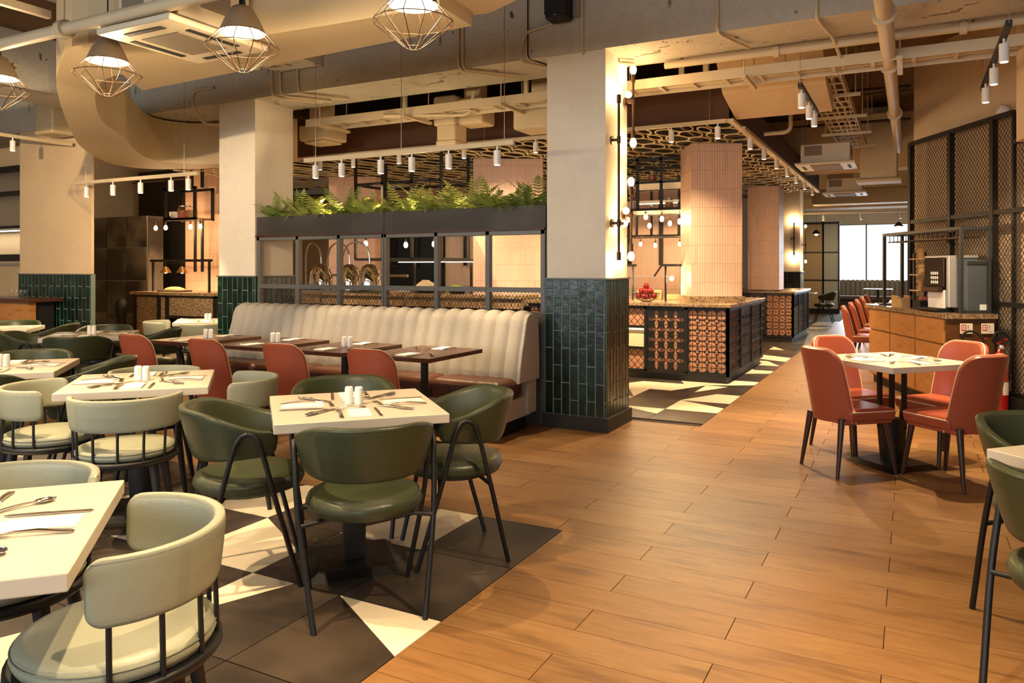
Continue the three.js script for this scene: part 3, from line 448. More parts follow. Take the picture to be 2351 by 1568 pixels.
{ // banquette
  const b = thing('banquette', 'cream channel-back banquette with brown leather seat', 'banquette', [0, 0, 0]);
  const prof = [[0.44, -5.60], [0.55, -5.615], [0.7, -5.655], [0.84, -5.70], [0.93, -5.725], [0.975, -5.75], [0.998, -5.79], [1.0, -5.84], [0.985, -5.9], [0.94, -5.95], [0.6, -5.97]];
  const X0 = -6.33, X1 = -2.9, N = 25, w = (X1 - X0) / N, NU = 6;
  for (let i = 0; i < N; i++) {
    const x0 = X0 + i * w;
    const f = (u, v) => { const j = v * (prof.length - 1), a = Math.min(prof.length - 2, Math.floor(j)), k = j - a, y = lerp(prof[a][0], prof[a + 1][0], k), z = lerp(prof[a][1], prof[a + 1][1], k);
      const dy = prof[a + 1][0] - prof[a][0], dz = prof[a + 1][1] - prof[a][1], L = Math.hypot(dy, dz), ny = -dz / L, nz = dy / L, s = Math.sin(PI * clamp(u)) ** 0.55, bul = 0.034 * s;
      const cut = i === 0 ? (1 - u) * (1 - u) : 0; return [x0 + u * w, y + ny * bul - cut * 0.0, z + nz * bul]; };
    mesh('channel', grid(NU, 22, f), M.fabric, b);
  }
  const side = prof.map(([y, z]) => new THREE.Vector2(-z, y)); side.push(new THREE.Vector2(5.97, 0.44));
  for (const x of [X0 - 0.015, X1 - 0.005]) mesh('end_panel', new THREE.ExtrudeGeometry(new THREE.Shape(side), { depth: 0.02, bevelEnabled: true, bevelSize: 0.008, bevelThickness: 0.008, bevelSegments: 2 }).rotateY(PI / 2).translate(x, 0, 0), M.fabric, b);
  mesh('back_core', bb(X0, X1, 0.15, 0.9, -5.955, -5.8), M.fabric, b);
  for (let i = 0; i < 5; i++) { const a = -6.33 + i * 0.686; const g = rb(0.684, 0.175, 0.42, 0.06, a + 0.343, 0.385, -5.51, 4); const q = g.attributes.position; for (let k = 0; k < q.count; k++) { const x = (q.getX(k) - a - 0.343) / 0.342, y = q.getY(k); if (y > 0.4) q.setY(k, y + 0.02 * (1 - x * x)); } g.computeVertexNormals(); mesh('seat_cushion', g, M.brownLeather, b); }
  mesh('base_panel', bb(-6.33, -2.93, 0.13, 0.3, -5.9, -5.39), M.fabric, b);
  mesh('plinth', bb(-6.3, -2.98, 0, 0.13, -5.9, -5.5), M.blackMatte, b);
}
// ---------- chairs ----------
const bandPt = (a, r, rz) => [Math.sin(a) * r, Math.cos(a) * rz];   // a=0 behind the sitter (+z), chairs face -z
function bandShell(A, r, rz, th, top, bot, flare, nA, profN = 10) {
  // closed rounded band swept round the sitter; top(s), bot(s) heights with s = |a|/A
  const L = A * (r + rz) / 2, er = Math.min(0.045, (top(1) - bot(1)) * 0.42);
  return grid(nA, profN, (u, v) => {
    const q = u * 2 - 1, w = Math.sign(q) * (1 - (1 - Math.abs(q)) ** 2), a = w * A, s = Math.abs(w), e1 = clamp(1 - (1 - s) * L / er), e2 = clamp(1 - (1 - s) * L / (th * 0.5)), k1 = Math.sqrt(1 - e1 * e1), k2 = Math.sqrt(1 - e2 * e2), y1 = top(s), y0 = bot(s), c = (y0 + y1) / 2, hh = (y1 - y0) / 2 - er * (1 - k1), t2 = th / 2 * (0.02 + 0.98 * k2);
    const ph = v * 2 * PI, cs = Math.cos(ph), sn = Math.sin(ph), e = 0.45, sx = Math.sign(cs) * Math.abs(cs) ** e, sy = Math.sign(sn) * Math.abs(sn) ** e, y = c + sy * hh, rad = sx * t2 + flare * (y - c);
    const [px, pz] = bandPt(a, r + rad, rz + rad); return [px, y, pz];
  });
}
function rimTube(A, r, rz, yf, rad, flare, base) { const p = []; for (let i = 0; i <= 40; i++) { const s = Math.abs(i / 20 - 1), a = (i / 20 - 1) * A * 0.955, y = yf(s), [x, z] = bandPt(a, r + flare * (y - base(s)), rz + flare * (y - base(s))); p.push(V(x, y, z)); } return tube(p, rad, 60, 5); }
function oliveChair(name, label) {
  const o = thing(name, label, 'chair'); const A = 118 * D2R, top = (s) => 0.79 - 0.095 * sst(0.3, 1, s), bot = (s) => 0.56 + 0.025 * sst(0.3, 1, s);
  mesh('backrest', bandShell(A, 0.25, 0.255, 0.042, top, bot, 0.27, 44, 16), M.olive, o);
  mesh('seam', rimTube(A, 0.2655, 0.2705, (s) => top(s) - 0.014, 0.0022, 0.27, (s) => (top(s) + bot(s)) / 2), M.oliveSeam, o);
  const seat = lathe([[0.0001, 0.4], [0.19, 0.4], [0.225, 0.412], [0.24, 0.442], [0.23, 0.472], [0.2, 0.487], [0.1, 0.494], [0.0001, 0.495]], 36); seat.scale(1, 1, 1.02); mesh('seat', seat, M.olive, o);
  mesh('seat_seam', new THREE.TorusGeometry(0.2365, 0.0022, 5, 48).rotateX(PI / 2).translate(0, 0.452, 0), M.oliveSeam, o);
  for (const s of [-1, 1]) { const x = s * 0.262, xt = s * 0.285; // inverted-U side frame = two legs
    const front = new THREE.TubeGeometry(new THREE.CatmullRomCurve3([V(xt, 0.695, 0.0), V(xt, 0.69, -0.022), V(xt, 0.665, -0.042), V(xt * 0.985, 0.62, -0.058), V(xt * 0.95, 0.42, -0.11), V(x * 0.82, 0, -0.22)]), 30, 0.0115, 8, false);
    const rear = new THREE.TubeGeometry(new THREE.CatmullRomCurve3([V(xt, 0.695, 0.0), V(xt, 0.69, 0.022), V(xt, 0.665, 0.042), V(xt * 0.985, 0.62, 0.058), V(xt * 0.95, 0.42, 0.11), V(x * 0.82, 0, 0.22)]), 30, 0.0115, 8, false);
    mesh('leg', front, M.black, o); mesh('leg', rear, M.black, o);
    parts('stretcher', [rod(V(s * 0.262, 0.385, -0.122), V(s * 0.1, 0.402, -0.09), 0.009), rod(V(s * 0.262, 0.385, 0.122), V(s * 0.1, 0.402, 0.09), 0.009)], M.black, o);
  }
  mesh('seat_support', cy(0.17, 0.17, 0.012, 0, 0.396, 0, 24), M.black, o);
  return o;
}
function sageChair(name, label) {
  const o = thing(name, label, 'chair'); const A = 96 * D2R, top = () => 0.752, bot = () => 0.588;
  mesh('backrest', bandShell(A, 0.25, 0.235, 0.034, top, bot, 0.1, 40, 16), M.sage, o);
  mesh('seam', rimTube(A, 0.262, 0.247, () => 0.742, 0.002, 0.1, () => 0.67), M.sageSeam, o);
  const seat = lathe([[0.0001, 0.44], [0.2, 0.44], [0.228, 0.446], [0.236, 0.465], [0.228, 0.487], [0.2, 0.497], [0.1, 0.504], [0.0001, 0.505]], 36); mesh('seat', seat, M.sage, o);
  mesh('seat_seam', new THREE.TorusGeometry(0.2335, 0.002, 5, 48).rotateX(PI / 2).translate(0, 0.478, 0), M.sageSeam, o);
  mesh('seat_ring', lathe([[0.0001, 0.4], [0.2, 0.4], [0.235, 0.408], [0.25, 0.424], [0.248, 0.438], [0.236, 0.442], [0.0001, 0.442]], 36), M.black, o);
  for (let i = 0; i < 7; i++) { const a = (-84 + i * 28) * D2R, [x0, z0] = bandPt(a, 0.238, 0.236), [x1, z1] = bandPt(a, 0.245, 0.23); mesh('spindle', rod(V(x0, 0.43, z0), V(x1, 0.62, z1), 0.0068, 8), M.black, o); }
  for (const [sx, sz] of [[-1, -1], [1, -1], [-1, 1], [1, 1]]) mesh('leg', rod(V(sx * 0.205, 0, sz * 0.205), V(sx * 0.15, 0.405, sz * 0.15), 0.0125, 12, 0.024), M.black, o);
  return o;
}
function redChair(name, label) {
  const o = thing(name, label, 'chair');
  // back shell: outline over (s across, y up), bent round the sitter and leaned back
  const W = 0.218, H0 = 0.355, H1 = 0.845, half = (y) => { const t = (y - H0) / (H1 - H0), r = 0.11, d = H1 - y; let k = W * (0.985 + 0.015 * t); if (d < r) k -= r - Math.sqrt(Math.max(0, r * r - (r - d) ** 2)); return k; };
  const at = (s, y, off) => { const t = (y - H0) / (H1 - H0), bend = s / 0.34, R = 0.34 - off, x = Math.sin(bend) * R, z = 0.205 + 0.075 * t - (1 - Math.cos(bend)) * R - off - (1 - t) * 0.06 * Math.min(1, (s / W) ** 2); return [x, y, z]; };
  const th = 0.052, NS = 18, NY = 16;
  const face = (off) => grid(NS, NY, (u, v) => { const y = H0 + (H1 - H0) * (1 - (1 - v) ** 1.6), h = half(Math.min(y, H1 - 0.0005)); return at((u * 2 - 1) * h, y, off); });
  const edge = []; for (let i = 0; i <= 60; i++) { const t = i / 60; let s, y; const yv = (k) => H0 + (H1 - H0) * (1 - (1 - k) ** 1.6); if (t < 0.4) { y = yv(t / 0.4); s = -half(Math.min(y, H1 - 0.0005)); } else if (t > 0.6) { y = yv((1 - t) / 0.4); s = half(Math.min(y, H1 - 0.0005)); } else { y = H1; s = lerp(-1, 1, (t - 0.4) / 0.2) * half(H1 - 0.0005); } edge.push([s, y]); }
  const rim = grid(60, 6, (u, v) => { const [s, y] = edge[Math.round(u * 60)], k = Math.sin(PI * v) * 0.012, n = at(s, y, th * v), cy0 = 0.62, l = Math.hypot(s, y - cy0) || 1; return [n[0] + s / l * k, n[1] + (y - cy0) / l * k, n[2]]; });
  const outer = face(0), inner = face(th); mesh('backrest', [outer, inner, rim], M.red2 || M.red, o);
  mesh('piping', tube(edge.filter((_, i) => i % 2 === 0).map(([s, y]) => { const p = at(s, y, th * 0.62), l = Math.hypot(s, y - 0.62) || 1; return V(p[0] + s / l * 0.011, p[1] + (y - 0.62) / l * 0.011, p[2]); }), 0.0045, 80, 6), M.piping, o);
  const seat = rb(0.425, 0.085, 0.37, 0.03, 0, 0.405, -0.07, 4); { const q = seat.attributes.position; for (let k = 0; k < q.count; k++) { const x = q.getX(k) / 0.23, z = (q.getZ(k) + 0.07) / 0.185; if (q.getY(k) > 0.41) q.setY(k, q.getY(k) + 0.028 * (1 - x * x) * (1 - z * z)); if (q.getY(k) < 0.4) q.setX(k, q.getX(k) * 0.97); } seat.computeVertexNormals(); }
  mesh('seat', seat, M.red, o);
  mesh('seat_piping', tube([[-0.205, 0.432, 0.1], [-0.213, 0.432, 0.05], [-0.213, 0.432, -0.2], [-0.2, 0.432, -0.245], [-0.17, 0.432, -0.254], [0, 0.432, -0.256], [0.17, 0.432, -0.254], [0.2, 0.432, -0.245], [0.213, 0.432, -0.2], [0.213, 0.432, 0.05], [0.205, 0.432, 0.1]], 0.0042, 60, 6), M.piping, o);
  for (const [sx, sz, z0] of [[-1, -1, -0.2], [1, -1, -0.2], [-1, 1, 0.15], [1, 1, 0.15]]) mesh('leg', rod(V(sx * 0.195, 0, z0 + sz * 0.055), V(sx * 0.165, 0.385, z0), 0.0115, 10, 0.022), M.legWood, o);
  mesh('seat_base', rb(0.38, 0.03, 0.38, 0.01, 0, 0.36, -0.04), M.red, o);
  return o;
}
// chairs look towards -z; turn 0 puts the back towards +z. A chair on side a of a table: back outward
const SIDE = { SE: 45, NE: 135, NW: 225, SW: 315, S: 0, N: 180, E: 90, W: 270 };
const protos = {};
function chair(kind, x, z, side, label, group, jitter = 0) {
  const turn = (SIDE[side] ?? side) * D2R + jitter, mk = { olive: oliveChair, sage: sageChair, red: redChair }[kind], nm = { olive: 'barrel_chair', sage: 'spindle_chair', red: 'dining_chair' }[kind];
  if (!protos[kind]) { const c = protos[kind] = mk(nm, label); c.position.set(x, 0, z); c.rotation.y = turn; c.userData.group = group; return c; }
  return copy(protos[kind], nm, label, [x, 0, z], turn, group);
}
const sideVec = (s) => [Math.sin(SIDE[s] * D2R), Math.cos(SIDE[s] * D2R)];
function chairAt(kind, T, side, label, group, dist = 0.49, jit = 0) { const [a, b] = sideVec(side); return chair(kind, T[0] + a * dist, T[1] + b * dist, side, label, group, jit); }
// ---------- tables ----------
const T = { T1: [-2.35, -2.84], T2: [-3.93, -2.87], T3: [-2.12, -0.97], T4: [-5.28, -2.84], T5: [-7.12, -4.65], T6: [-8.72, -4.62], T7: [-7.72, -6.55], RT: [-0.12, -6.03], GT: [0.77, -3.22] };
const whereIs = { T1: 'front table ringed by olive barrel chairs', T2: 'table ringed by sage spindle chairs', T3: 'table in the near left corner', T4: 'table cut by the left edge', T5: 'olive-chair table before the wide pier', T6: 'small far table beside the wooden bar', T7: 'far table at the granite counter', RT: 'table ringed by terracotta chairs', GT: 'table cut by the right edge' };
function whiteTable(key, turn, rods) {
  const o = thing('dining_table', 'square white ' + whereIs[key], 'table', [T[key][0], 0, T[key][1]], turn, 'white dining tables');
  mesh('tabletop', rb(0.75, 0.042, 0.75, 0.004, 0, 0.729, 0, 2), M.white, o);
  mesh('top_plate', bx(0.36, 0.012, 0.36, 0, 0.702, 0), M.black, o);
  if (rods) { for (const [a, b] of [[-1, -1], [1, -1], [1, 1], [-1, 1]]) mesh('post', bx(0.026, 0.44, 0.026, a * 0.055, 0.48, b * 0.055), M.black, o); mesh('pedestal', cy(0.1, 0.075, 0.31, 0, 0.175, 0, 4).rotateY(PI / 4), M.black, o); }
  else mesh('pedestal', bx(0.1, 0.68, 0.1, 0, 0.36, 0), M.black, o);
  const base = cy(0.245, 0.3, 0.03, 0, 0.015, 0, 4).rotateY(PI / 4); mesh('base_plate', base, M.black, o);
  return o;
}
const DIA = 45 * D2R + 0.03;
for (const k of ['T1', 'T2', 'T3', 'T4', 'T5', 'T6', 'T7', 'GT']) whiteTable(k, DIA, k !== 'T1');
whiteTable('RT', DIA, true);
const D = [[-3.34, -4.88], [-4.13, -4.88], [-4.93, -4.88], [-5.77, -4.88]], dNames = ['first booth table from the sconce column', 'second booth table from the sconce column', 'third booth table from the sconce column', 'fourth booth table from the sconce column'];
D.forEach(([x, z], i) => {
  const o = thing('booth_table', 'dark wood ' + dNames[i], 'table', [x, 0, z], 0, 'dark booth tables');
  mesh('tabletop', rb(0.6, 0.032, 0.76, 0.003, 0, 0.734, 0, 2), M.darkWood, o); mesh('pedestal', cy(0.03, 0.03, 0.7, 0, 0.37, 0, 16), M.black, o);
  mesh('base_plate', lathe([[0.0001, 0.03], [0.05, 0.03], [0.2, 0.014], [0.21, 0.006], [0.21, 0], [0.0001, 0]], 28), M.black, o); mesh('top_bracket', bx(0.3, 0.012, 0.08, 0, 0.712, 0), M.black, o);
});
// chairs round them
const gO = 'olive barrel chairs', gS = 'sage spindle chairs', gR = 'terracotta chairs round the white table', gB = 'terracotta chairs facing the banquette', gF = 'terracotta chairs in the far row';
chairAt('olive', T.T1, 'SE', 'olive barrel chair with its back to the camera at the front table', gO, 0.47);
chairAt('olive', T.T1, 'NE', 'olive barrel chair on the walkway side of the front table', gO, 0.485);
chairAt('olive', T.T1, 'SW', 'olive barrel chair between the front table and the sage chairs', gO, 0.47);
chairAt('olive', T.T1, 'NW', 'olive barrel chair behind the front table, facing the camera', gO, 0.47);
chairAt('sage', T.T2, 'SE', 'sage spindle chair with its back to the camera at the second table', gS, 0.47);
chairAt('sage', T.T2, 'SW', 'sage spindle chair on the left of the second table', gS, 0.46);
chairAt('sage', T.T2, 'NE', 'sage spindle chair on the right of the second table', gS, 0.5);
chairAt('sage', T.T2, 'NW', 'sage spindle chair behind the second table', gS, 0.47);
chair('sage', -1.79, -1.24, 'NE', 'large sage spindle chair in the near left corner, fully seen', gS);
chairAt('sage', T.T3, 'NW', 'sage spindle chair half hidden behind the near corner table', gS, 0.49);
chairAt('olive', T.T4, 'SE', 'olive barrel chair behind the sage chairs, before the left edge table', gO, 0.5);
chairAt('olive', T.T4, 'NE', 'olive barrel chair right of the left edge table', gO, 0.5);
chairAt('olive', T.T4, 'NW', 'olive barrel chair behind the left edge table', gO, 0.5);
chairAt('olive', T.T5, 'SE', 'olive barrel chair with its back to us before the pier table', gO, 0.5);
chairAt('olive', T.T5, 'SW', 'olive barrel chair left of the pier table', gO, 0.5);
chairAt('olive', T.T5, 'NE', 'olive barrel chair right of the pier table', gO, 0.52);
chairAt('olive', T.T5, 'NW', 'olive barrel chair behind the pier table', gO, 0.5);
chairAt('olive', T.T6, 'NE', 'olive barrel chair right of the table beside the bar', gO, 0.5);
chairAt('olive', T.T6, 'NW', 'olive barrel chair behind the table beside the bar', gO, 0.5);
chairAt('olive', T.T6, 'SE', 'olive barrel chair before the table beside the bar', gO, 0.5);
chairAt('sage', T.T7, 'SE', 'sage spindle chair with its back to us at the far counter table', gS, 0.48);
chairAt('sage', T.T7, 'SW', 'sage spindle chair left of the far counter table', gS, 0.48);
chairAt('sage', T.T7, 'NE', 'sage spindle chair right of the far counter table', gS, 0.48);
chairAt('red', T.RT, 'SW', 'terracotta chair with its back to us left of the white table', gR, 0.41, -0.05);
chair('red', 0.27, -5.74, 'SE', 'terracotta chair with its back to us right of the white table', gR, 0.05);
chair('red', -0.42, -6.4, 'NW', 'terracotta chair behind the white table on the walkway side', gR);
chairAt('red', T.RT, 'NE', 'terracotta chair behind the white table beside the wooden station', gR, 0.47);
chair('olive', 0.53, -3.63, 'NW', 'olive barrel chair tucked behind the table at the right edge', gO);
chair('olive', 0.51, -2.88, 'SW', 'olive barrel chair nearest the camera at the right edge', gO);
D.forEach(([x, z], i) => chair('red', x + 0.12, z + 0.62, 'S', 'terracotta chair at the ' + dNames[i], gB, -0.04));
for (let i = 0; i < 5; i++) chair('red', -0.62 + i * 0.015, -11.9 - i * 1.25, 'W', ['first', 'second', 'third', 'fourth', 'fifth'][i] + ' terracotta chair of the far row beyond the wooden station', gF);
// ---------- tableware ----------
function flat(pts, th, holes) { const s = new THREE.Shape(pts.map(([x, y]) => new THREE.Vector2(x, y))); void holes; return new THREE.ExtrudeGeometry(s, { depth: th, bevelEnabled: true, bevelSize: 0.0007, bevelThickness: 0.0007, bevelSegments: 1, curveSegments: 6 }).rotateX(-PI / 2).rotateY(PI); }
const mir = (h) => [...h, ...h.slice().reverse().map(([x, y]) => [-x, y])];
const arch = (g, a, L) => { const p = g.attributes.position; for (let i = 0; i < p.count; i++) { const t = clamp(p.getZ(i) / L + 0.5); p.setY(i, p.getY(i) + a * Math.sin(PI * t) + 0.001); } g.computeVertexNormals(); return g; };
const handleH = [[0.0001, -0.1], [0.0075, -0.098], [0.009, -0.09], [0.0055, -0.02], [0.0035, 0.03]];
const gKnife = uvm(mg([arch(flat([[0.0045, 0.105], [0.0085, 0.085], [0.009, 0.0], [0.006, -0.005], [0.0065, -0.1], [0, -0.108], [-0.0065, -0.1], [-0.005, -0.005], [-0.005, 0.0], [-0.004, 0.09]], 0.0025), 0.001, 0.21)]));
const forkShape = (k) => { const o = [[0.011, 0.05], [0.0125, 0.095], [0.0105, 0.096], [0.0088, 0.062], [0.0068, 0.062], [0.0062, 0.096], [0.0042, 0.096], [0.0036, 0.062], [0.0012, 0.062], [0.001, 0.096]]; return flat([...handleH.map(([x, y]) => [x * k, y * k]), [0.008 * k, 0.04 * k], ...o.map(([x, y]) => [x * k, y * k]), ...o.slice().reverse().map(([x, y]) => [-x * k, y * k]), [-0.008 * k, 0.04 * k], ...handleH.slice().reverse().map(([x, y]) => [-x * k, y * k])], 0.0018); };
const gFork = uvm(arch(forkShape(1), 0.011, 0.2)), gFork2 = uvm(arch(forkShape(0.8), 0.009, 0.16));
const spoonG = (k) => { const h = arch(flat(mir(handleH.map(([x, y]) => [x * k, y * k])), 0.0018), 0.007, 0.18 * k), b = new THREE.SphereGeometry(1, 14, 8, 0, 2 * PI, PI / 2, PI / 2).scale(0.018 * k, 0.008 * k, 0.028 * k).translate(0, 0.0085, 0.053 * k), r = new THREE.TorusGeometry(1, 0.05, 5, 20).rotateX(PI / 2).scale(0.0178 * k, 0.02, 0.0278 * k).translate(0, 0.0085, 0.053 * k); return uvm(mg([h, b, r])); };
const gSpoon = spoonG(1), gTea = spoonG(0.78);
const gNap = uvm(mg([bx(0.095, 0.004, 0.19, 0, 0.002, 0), bx(0.093, 0.003, 0.17, 0.001, 0.0055, 0.006)]));
const placeNames = { SE: 'camera-side place', NE: 'walkway-side place', NW: 'far place', SW: 'left-hand place', S: 'chair-side place', N: 'banquette-side place' };
function setting(cx, cz, side, tname, full, h = 0.75, q = 1) {
  const [nx, nz] = sideVec(side), tx = nz, tz = -nx, base = Math.atan2(nx, nz), pn = ' at the ' + placeNames[side] + ' of the ' + tname;
  const put = (name, g, mat, r, t, turn, what, cat, group) => single(name, g, mat, what + pn, cat, [cx + nx * r + tx * t, h + 0.0005, cz + nz * r + tz * t], base + turn, group);
  const j = () => rr(-0.06, 0.06);
  const n = put('napkin', gNap, M.paper, 0.235, rr(-0.012, 0.012), j(), 'folded paper napkin', 'napkin', 'paper napkins'); void n;
  put('knife', gKnife, M.steel, 0.235, 0.083, PI + j(), 'steel knife', 'knife', 'steel knives'); put('fork', gFork, M.steel, 0.235, -0.083, PI + j(), 'steel fork', 'fork', 'steel forks');
  if (full) { put('spoon', gSpoon, M.steel, 0.155, 0.17, 0.7 + j(), 'steel spoon', 'spoon', 'steel spoons'); if (full > 1) { put('dessert_fork', gFork2, M.steel, 0.11, -0.03, PI / 2 + 0.12 + j(), 'small dessert fork', 'fork', 'small dessert forks'); put('teaspoon', gTea, M.steel, 0.185, 0.205, 0.72 + j(), 'teaspoon', 'spoon', 'teaspoons'); } }
}
function shakers(cx, cz, tname, h = 0.75) {
  const g = lathe([[0.0001, 0], [0.019, 0], [0.021, 0.003], [0.0195, 0.075], [0.016, 0.084], [0.0001, 0.086]], 20);
  for (const [s, w] of [[-1, 'salt'], [1, 'pepper']]) { const o = thing(w + '_shaker', 'white ceramic ' + w + ' shaker on the ' + tname, 'shaker', [cx + s * 0.024 * 0.93, h, cz + s * 0.024 * -0.37], 0, 'white table shakers'); mesh('body', g, M.ceramic, o); mesh('cap_holes', [[-0.005, 0], [0.005, 0], [0, 0.005]].map(([a, b]) => cy(0.0012, 0.0012, 0.001, a, 0.0858, b, 6)), M.black, o); }
}
for (const s of ['SE', 'NE', 'NW', 'SW']) { setting(...T.T1, s, whereIs.T1, 2); setting(...T.T2, s, whereIs.T2, 2); setting(...T.RT, s, whereIs.RT, 1); setting(...T.T4, s, whereIs.T4, 1); setting(...T.T5, s, whereIs.T5, 1); }
for (const s of ['NE', 'NW', 'SE']) setting(...T.T3, s, whereIs.T3, 1);
for (const s of ['SE', 'NE', 'SW']) { setting(...T.T7, s, whereIs.T7, 0); setting(...T.T6, s, whereIs.T6, 0); }
for (const k of ['T1', 'T2', 'T4', 'T5', 'T7']) shakers(...T[k], whereIs[k]);
D.forEach(([x, z], i) => { for (const s of ['S', 'N']) setting(x, z, s, dNames[i], 1, 0.751); if (i) shakers(x + 0.02, z, dNames[i], 0.7505); });
// ---------- pendant lamps ----------
{
  const ord = ['at the left edge of the picture', 'over the left edge table', 'in front of the ceiling cassette', 'over the front table', 'just beyond the left edge of the picture', 'farthest left of the row'];
  const mk = (x, z, label, i) => {
    const o = thing('pendant_lamp', label, 'pendant lamp', [x, 0, z], 0.3 * i, 'wire cage pendant lamps');
    mesh('cord', cy(0.004, 0.004, 1.22, 0, 3.34, 0, 6), M.rubber, o); mesh('cap', cy(0.014, 0.018, 0.06, 0, 2.73, 0, 12), M.black, o);
    const sh = lathe([[0.03, 2.71], [0.05, 2.7], [0.085, 2.64], [0.113, 2.575], [0.11, 2.575], [0.08, 2.637], [0.045, 2.69], [0.03, 2.695]], 28); mesh('shade', sh, M.lampShade, o);
    mesh('lamp_disc', lathe([[0.0001, 2.572], [0.05, 2.578], [0.104, 2.582]], 24), M.lampInside, o);
    const n = 12, up = [], lo = []; for (let k = 0; k < n; k++) { const a = k / n * 2 * PI, b = a, p = (r, y) => V(Math.cos(b) * r, y, Math.sin(b) * r); up.push(rod(p(0.112, 2.577), p(0.18, 2.5), 0.0022, 5)); lo.push(rod(p(0.18, 2.5), p(0.036, 2.385), 0.0022, 5)); }
    mesh('wire_cage', [...up, ...lo, ...Array.from({ length: n }, (_, k) => { const a = k / n * 2 * PI, b = (k + 1) / n * 2 * PI; return rod(V(Math.cos(a) * 0.18, 2.5, Math.sin(a) * 0.18), V(Math.cos(b) * 0.18, 2.5, Math.sin(b) * 0.18), 0.0022, 5); }), new THREE.TorusGeometry(0.036, 0.0022, 5, 24).rotateX(PI / 2).translate(0, 2.385, 0), new THREE.TorusGeometry(0.112, 0.0022, 5, 24).rotateX(PI / 2).translate(0, 2.577, 0)], M.bronze, o);
    pointLight(o, WARM, LX.pend * (i > 3 ? 2 : 1), [0, 2.55, 0], 3);
  };
  [[-5.0, -2.66], [-4.05, -2.74], [-2.96, -2.72], [-1.97, -2.79], [-6.15, -2.66], [-7.3, -3.4]].forEach(([x, z], i) => mk(x, z, 'wire cage pendant lamp ' + ord[i], i));
}
// ---------- track lights ----------
const tl = { n: 0 };
function track(a, b, heads, label, { drop = [], aim, power = 0, angle = 22, color = WARM, rail = M.pipe } = {}) {
  const o = thing('track_light', label, 'track light'), A = V(...a), B = V(...b), dir = B.clone().sub(A).normalize();
  mesh('rail', bar(A, B, 0.035, 0.04), rail, o);
  for (const t of drop) { const p = A.clone().lerp(B, t); mesh('suspension', rod(p, V(p.x, 3.9, p.z), 0.003, 6), M.brushed, o); }
  heads.forEach((t, i) => {
    const p = A.clone().lerp(B, t); const h = mesh('spot_head', [cy(0.03, 0.03, 0.12, p.x, p.y - 0.115, p.z, 18), cy(0.008, 0.008, 0.05, p.x, p.y - 0.04, p.z, 8)], M.whitePlastic, o);
    mesh('lens', cy(0.024, 0.024, 0.004, p.x, p.y - 0.177, p.z, 16), M.lens, h);
    const to = aim && aim[i]; if (to && power) spotLight(color, to[3] ?? power, [p.x, p.y - 0.185, p.z], to.slice(0, 3), to[4] ?? angle, 0.45, 1);
  });
  return o;
}
track([-5.15, 2.43, -5.5], [-2.88, 2.43, -5.5], [0.06, 0.2, 0.4, 0.55, 0.72, 0.93], 'white track light hung over the banquette', { drop: [0.06, 0.5, 0.96], aim: [[-5.2, 0.75, -5.0], [-4.9, 0.75, -5.2], [-4.2, 0.75, -5.2], [-3.9, 0.75, -5.0], [-3.4, 0.75, -5.3], [-3.0, 0.75, -5.2]], power: LX.spot * 0.5, angle: 32 });
track([-9.2, 2.45, -5.8], [-7.0, 2.45, -5.8], [0.1, 0.33, 0.56, 0.8, 0.93], 'white track light before the granite counter opening', { drop: [0.09, 0.9], aim: [[-9.2, 0.7, -5.0], [-8.5, 0.7, -5.2], [-8, 0.7, -6.3], [-7.3, 0.7, -6.0], [-12.3, 1.2, -8.6, 26, 30]], power: LX.spot, angle: 32 });
track([-9.6, 2.99, -3.2], [-9.6, 2.99, -6.0], [0.74], 'thin rail with one spot before the wide pier', { drop: [0.2, 0.6] });
track([-0.83, 2.95, -6.8], [-0.83, 2.95, -8.1], [0.08, 0.5, 0.82], 'black track light with three heads over the walkway', { drop: [0, 1], aim: [[-0.5, 0, -6.6], [-0.9, 0, -7.6], [-0.4, 0, -8.6]], power: LX.spot * 0.7, angle: 38, rail: M.black });
track([0.55, 2.95, -5.7], [0.55, 2.95, -7.7], [0.15, 0.5, 0.85], 'black track light with three heads before the cream wall', { drop: [0, 1], aim: [[0, 0.7, -5.9], [0.2, 0.5, -6.6], [0.7, 1.2, -8.4]], power: LX.spot * 1.3, angle: 34, rail: M.black });
track([-6.4, 2.75, -1.75], [-1.0, 2.75, -1.75], [0.12, 0.35, 0.5, 0.7, 0.84, 0.05, 0.24], 'white track light near the top left corner', { drop: [0.05, 0.5, 0.95], aim: [[-5.5, 0.75, -2.5], [-4.3, 0.6, -2.4], [-3.6, 0.3, -2.3], [-2.45, 0.6, -2.6], [-1.95, 0, -1.2], [-10.1, 1.8, -6.07, 190, 26], [-6.75, 1.9, -6.07, 90, 20]], power: LX.spot * 1.3, angle: 30 });
track([-4.1, 2.76, -0.4], [-4.1, 2.76, -2.44], [0.3], 'white rail pointing away at the top left corner', { drop: [0.2, 0.9] });
track([-0.45, 2.8, -0.6], [-0.45, 2.8, -3.5], [0.12, 0.4, 0.65, 0.9], 'white track light over the near walkway, above the frame', { drop: [0.05, 0.95], aim: [[-1.5, 0, -0.9], [-0.3, 0, -1.9], [-1.0, 0, -2.6], [0.5, 0.4, -3.4]], power: LX.spot * 1.1, angle: 38 });
track([-1.62, 2.93, -8.5], [-1.62, 2.93, -16.2], [0.05, 0.17, 0.3, 0.43, 0.56, 0.7, 0.85], 'white track light along the walkway edge of the fascia', { aim: [[-1.7, 0, -8.6], [-1.3, 0, -10.0], [-1.5, 0, -11], [-1.2, 0, -12], [-1.2, 0, -13.4], [-1.2, 0, -14.4], [-1.2, 0, -15.6]], power: LX.spot * 1.3, angle: 36 });
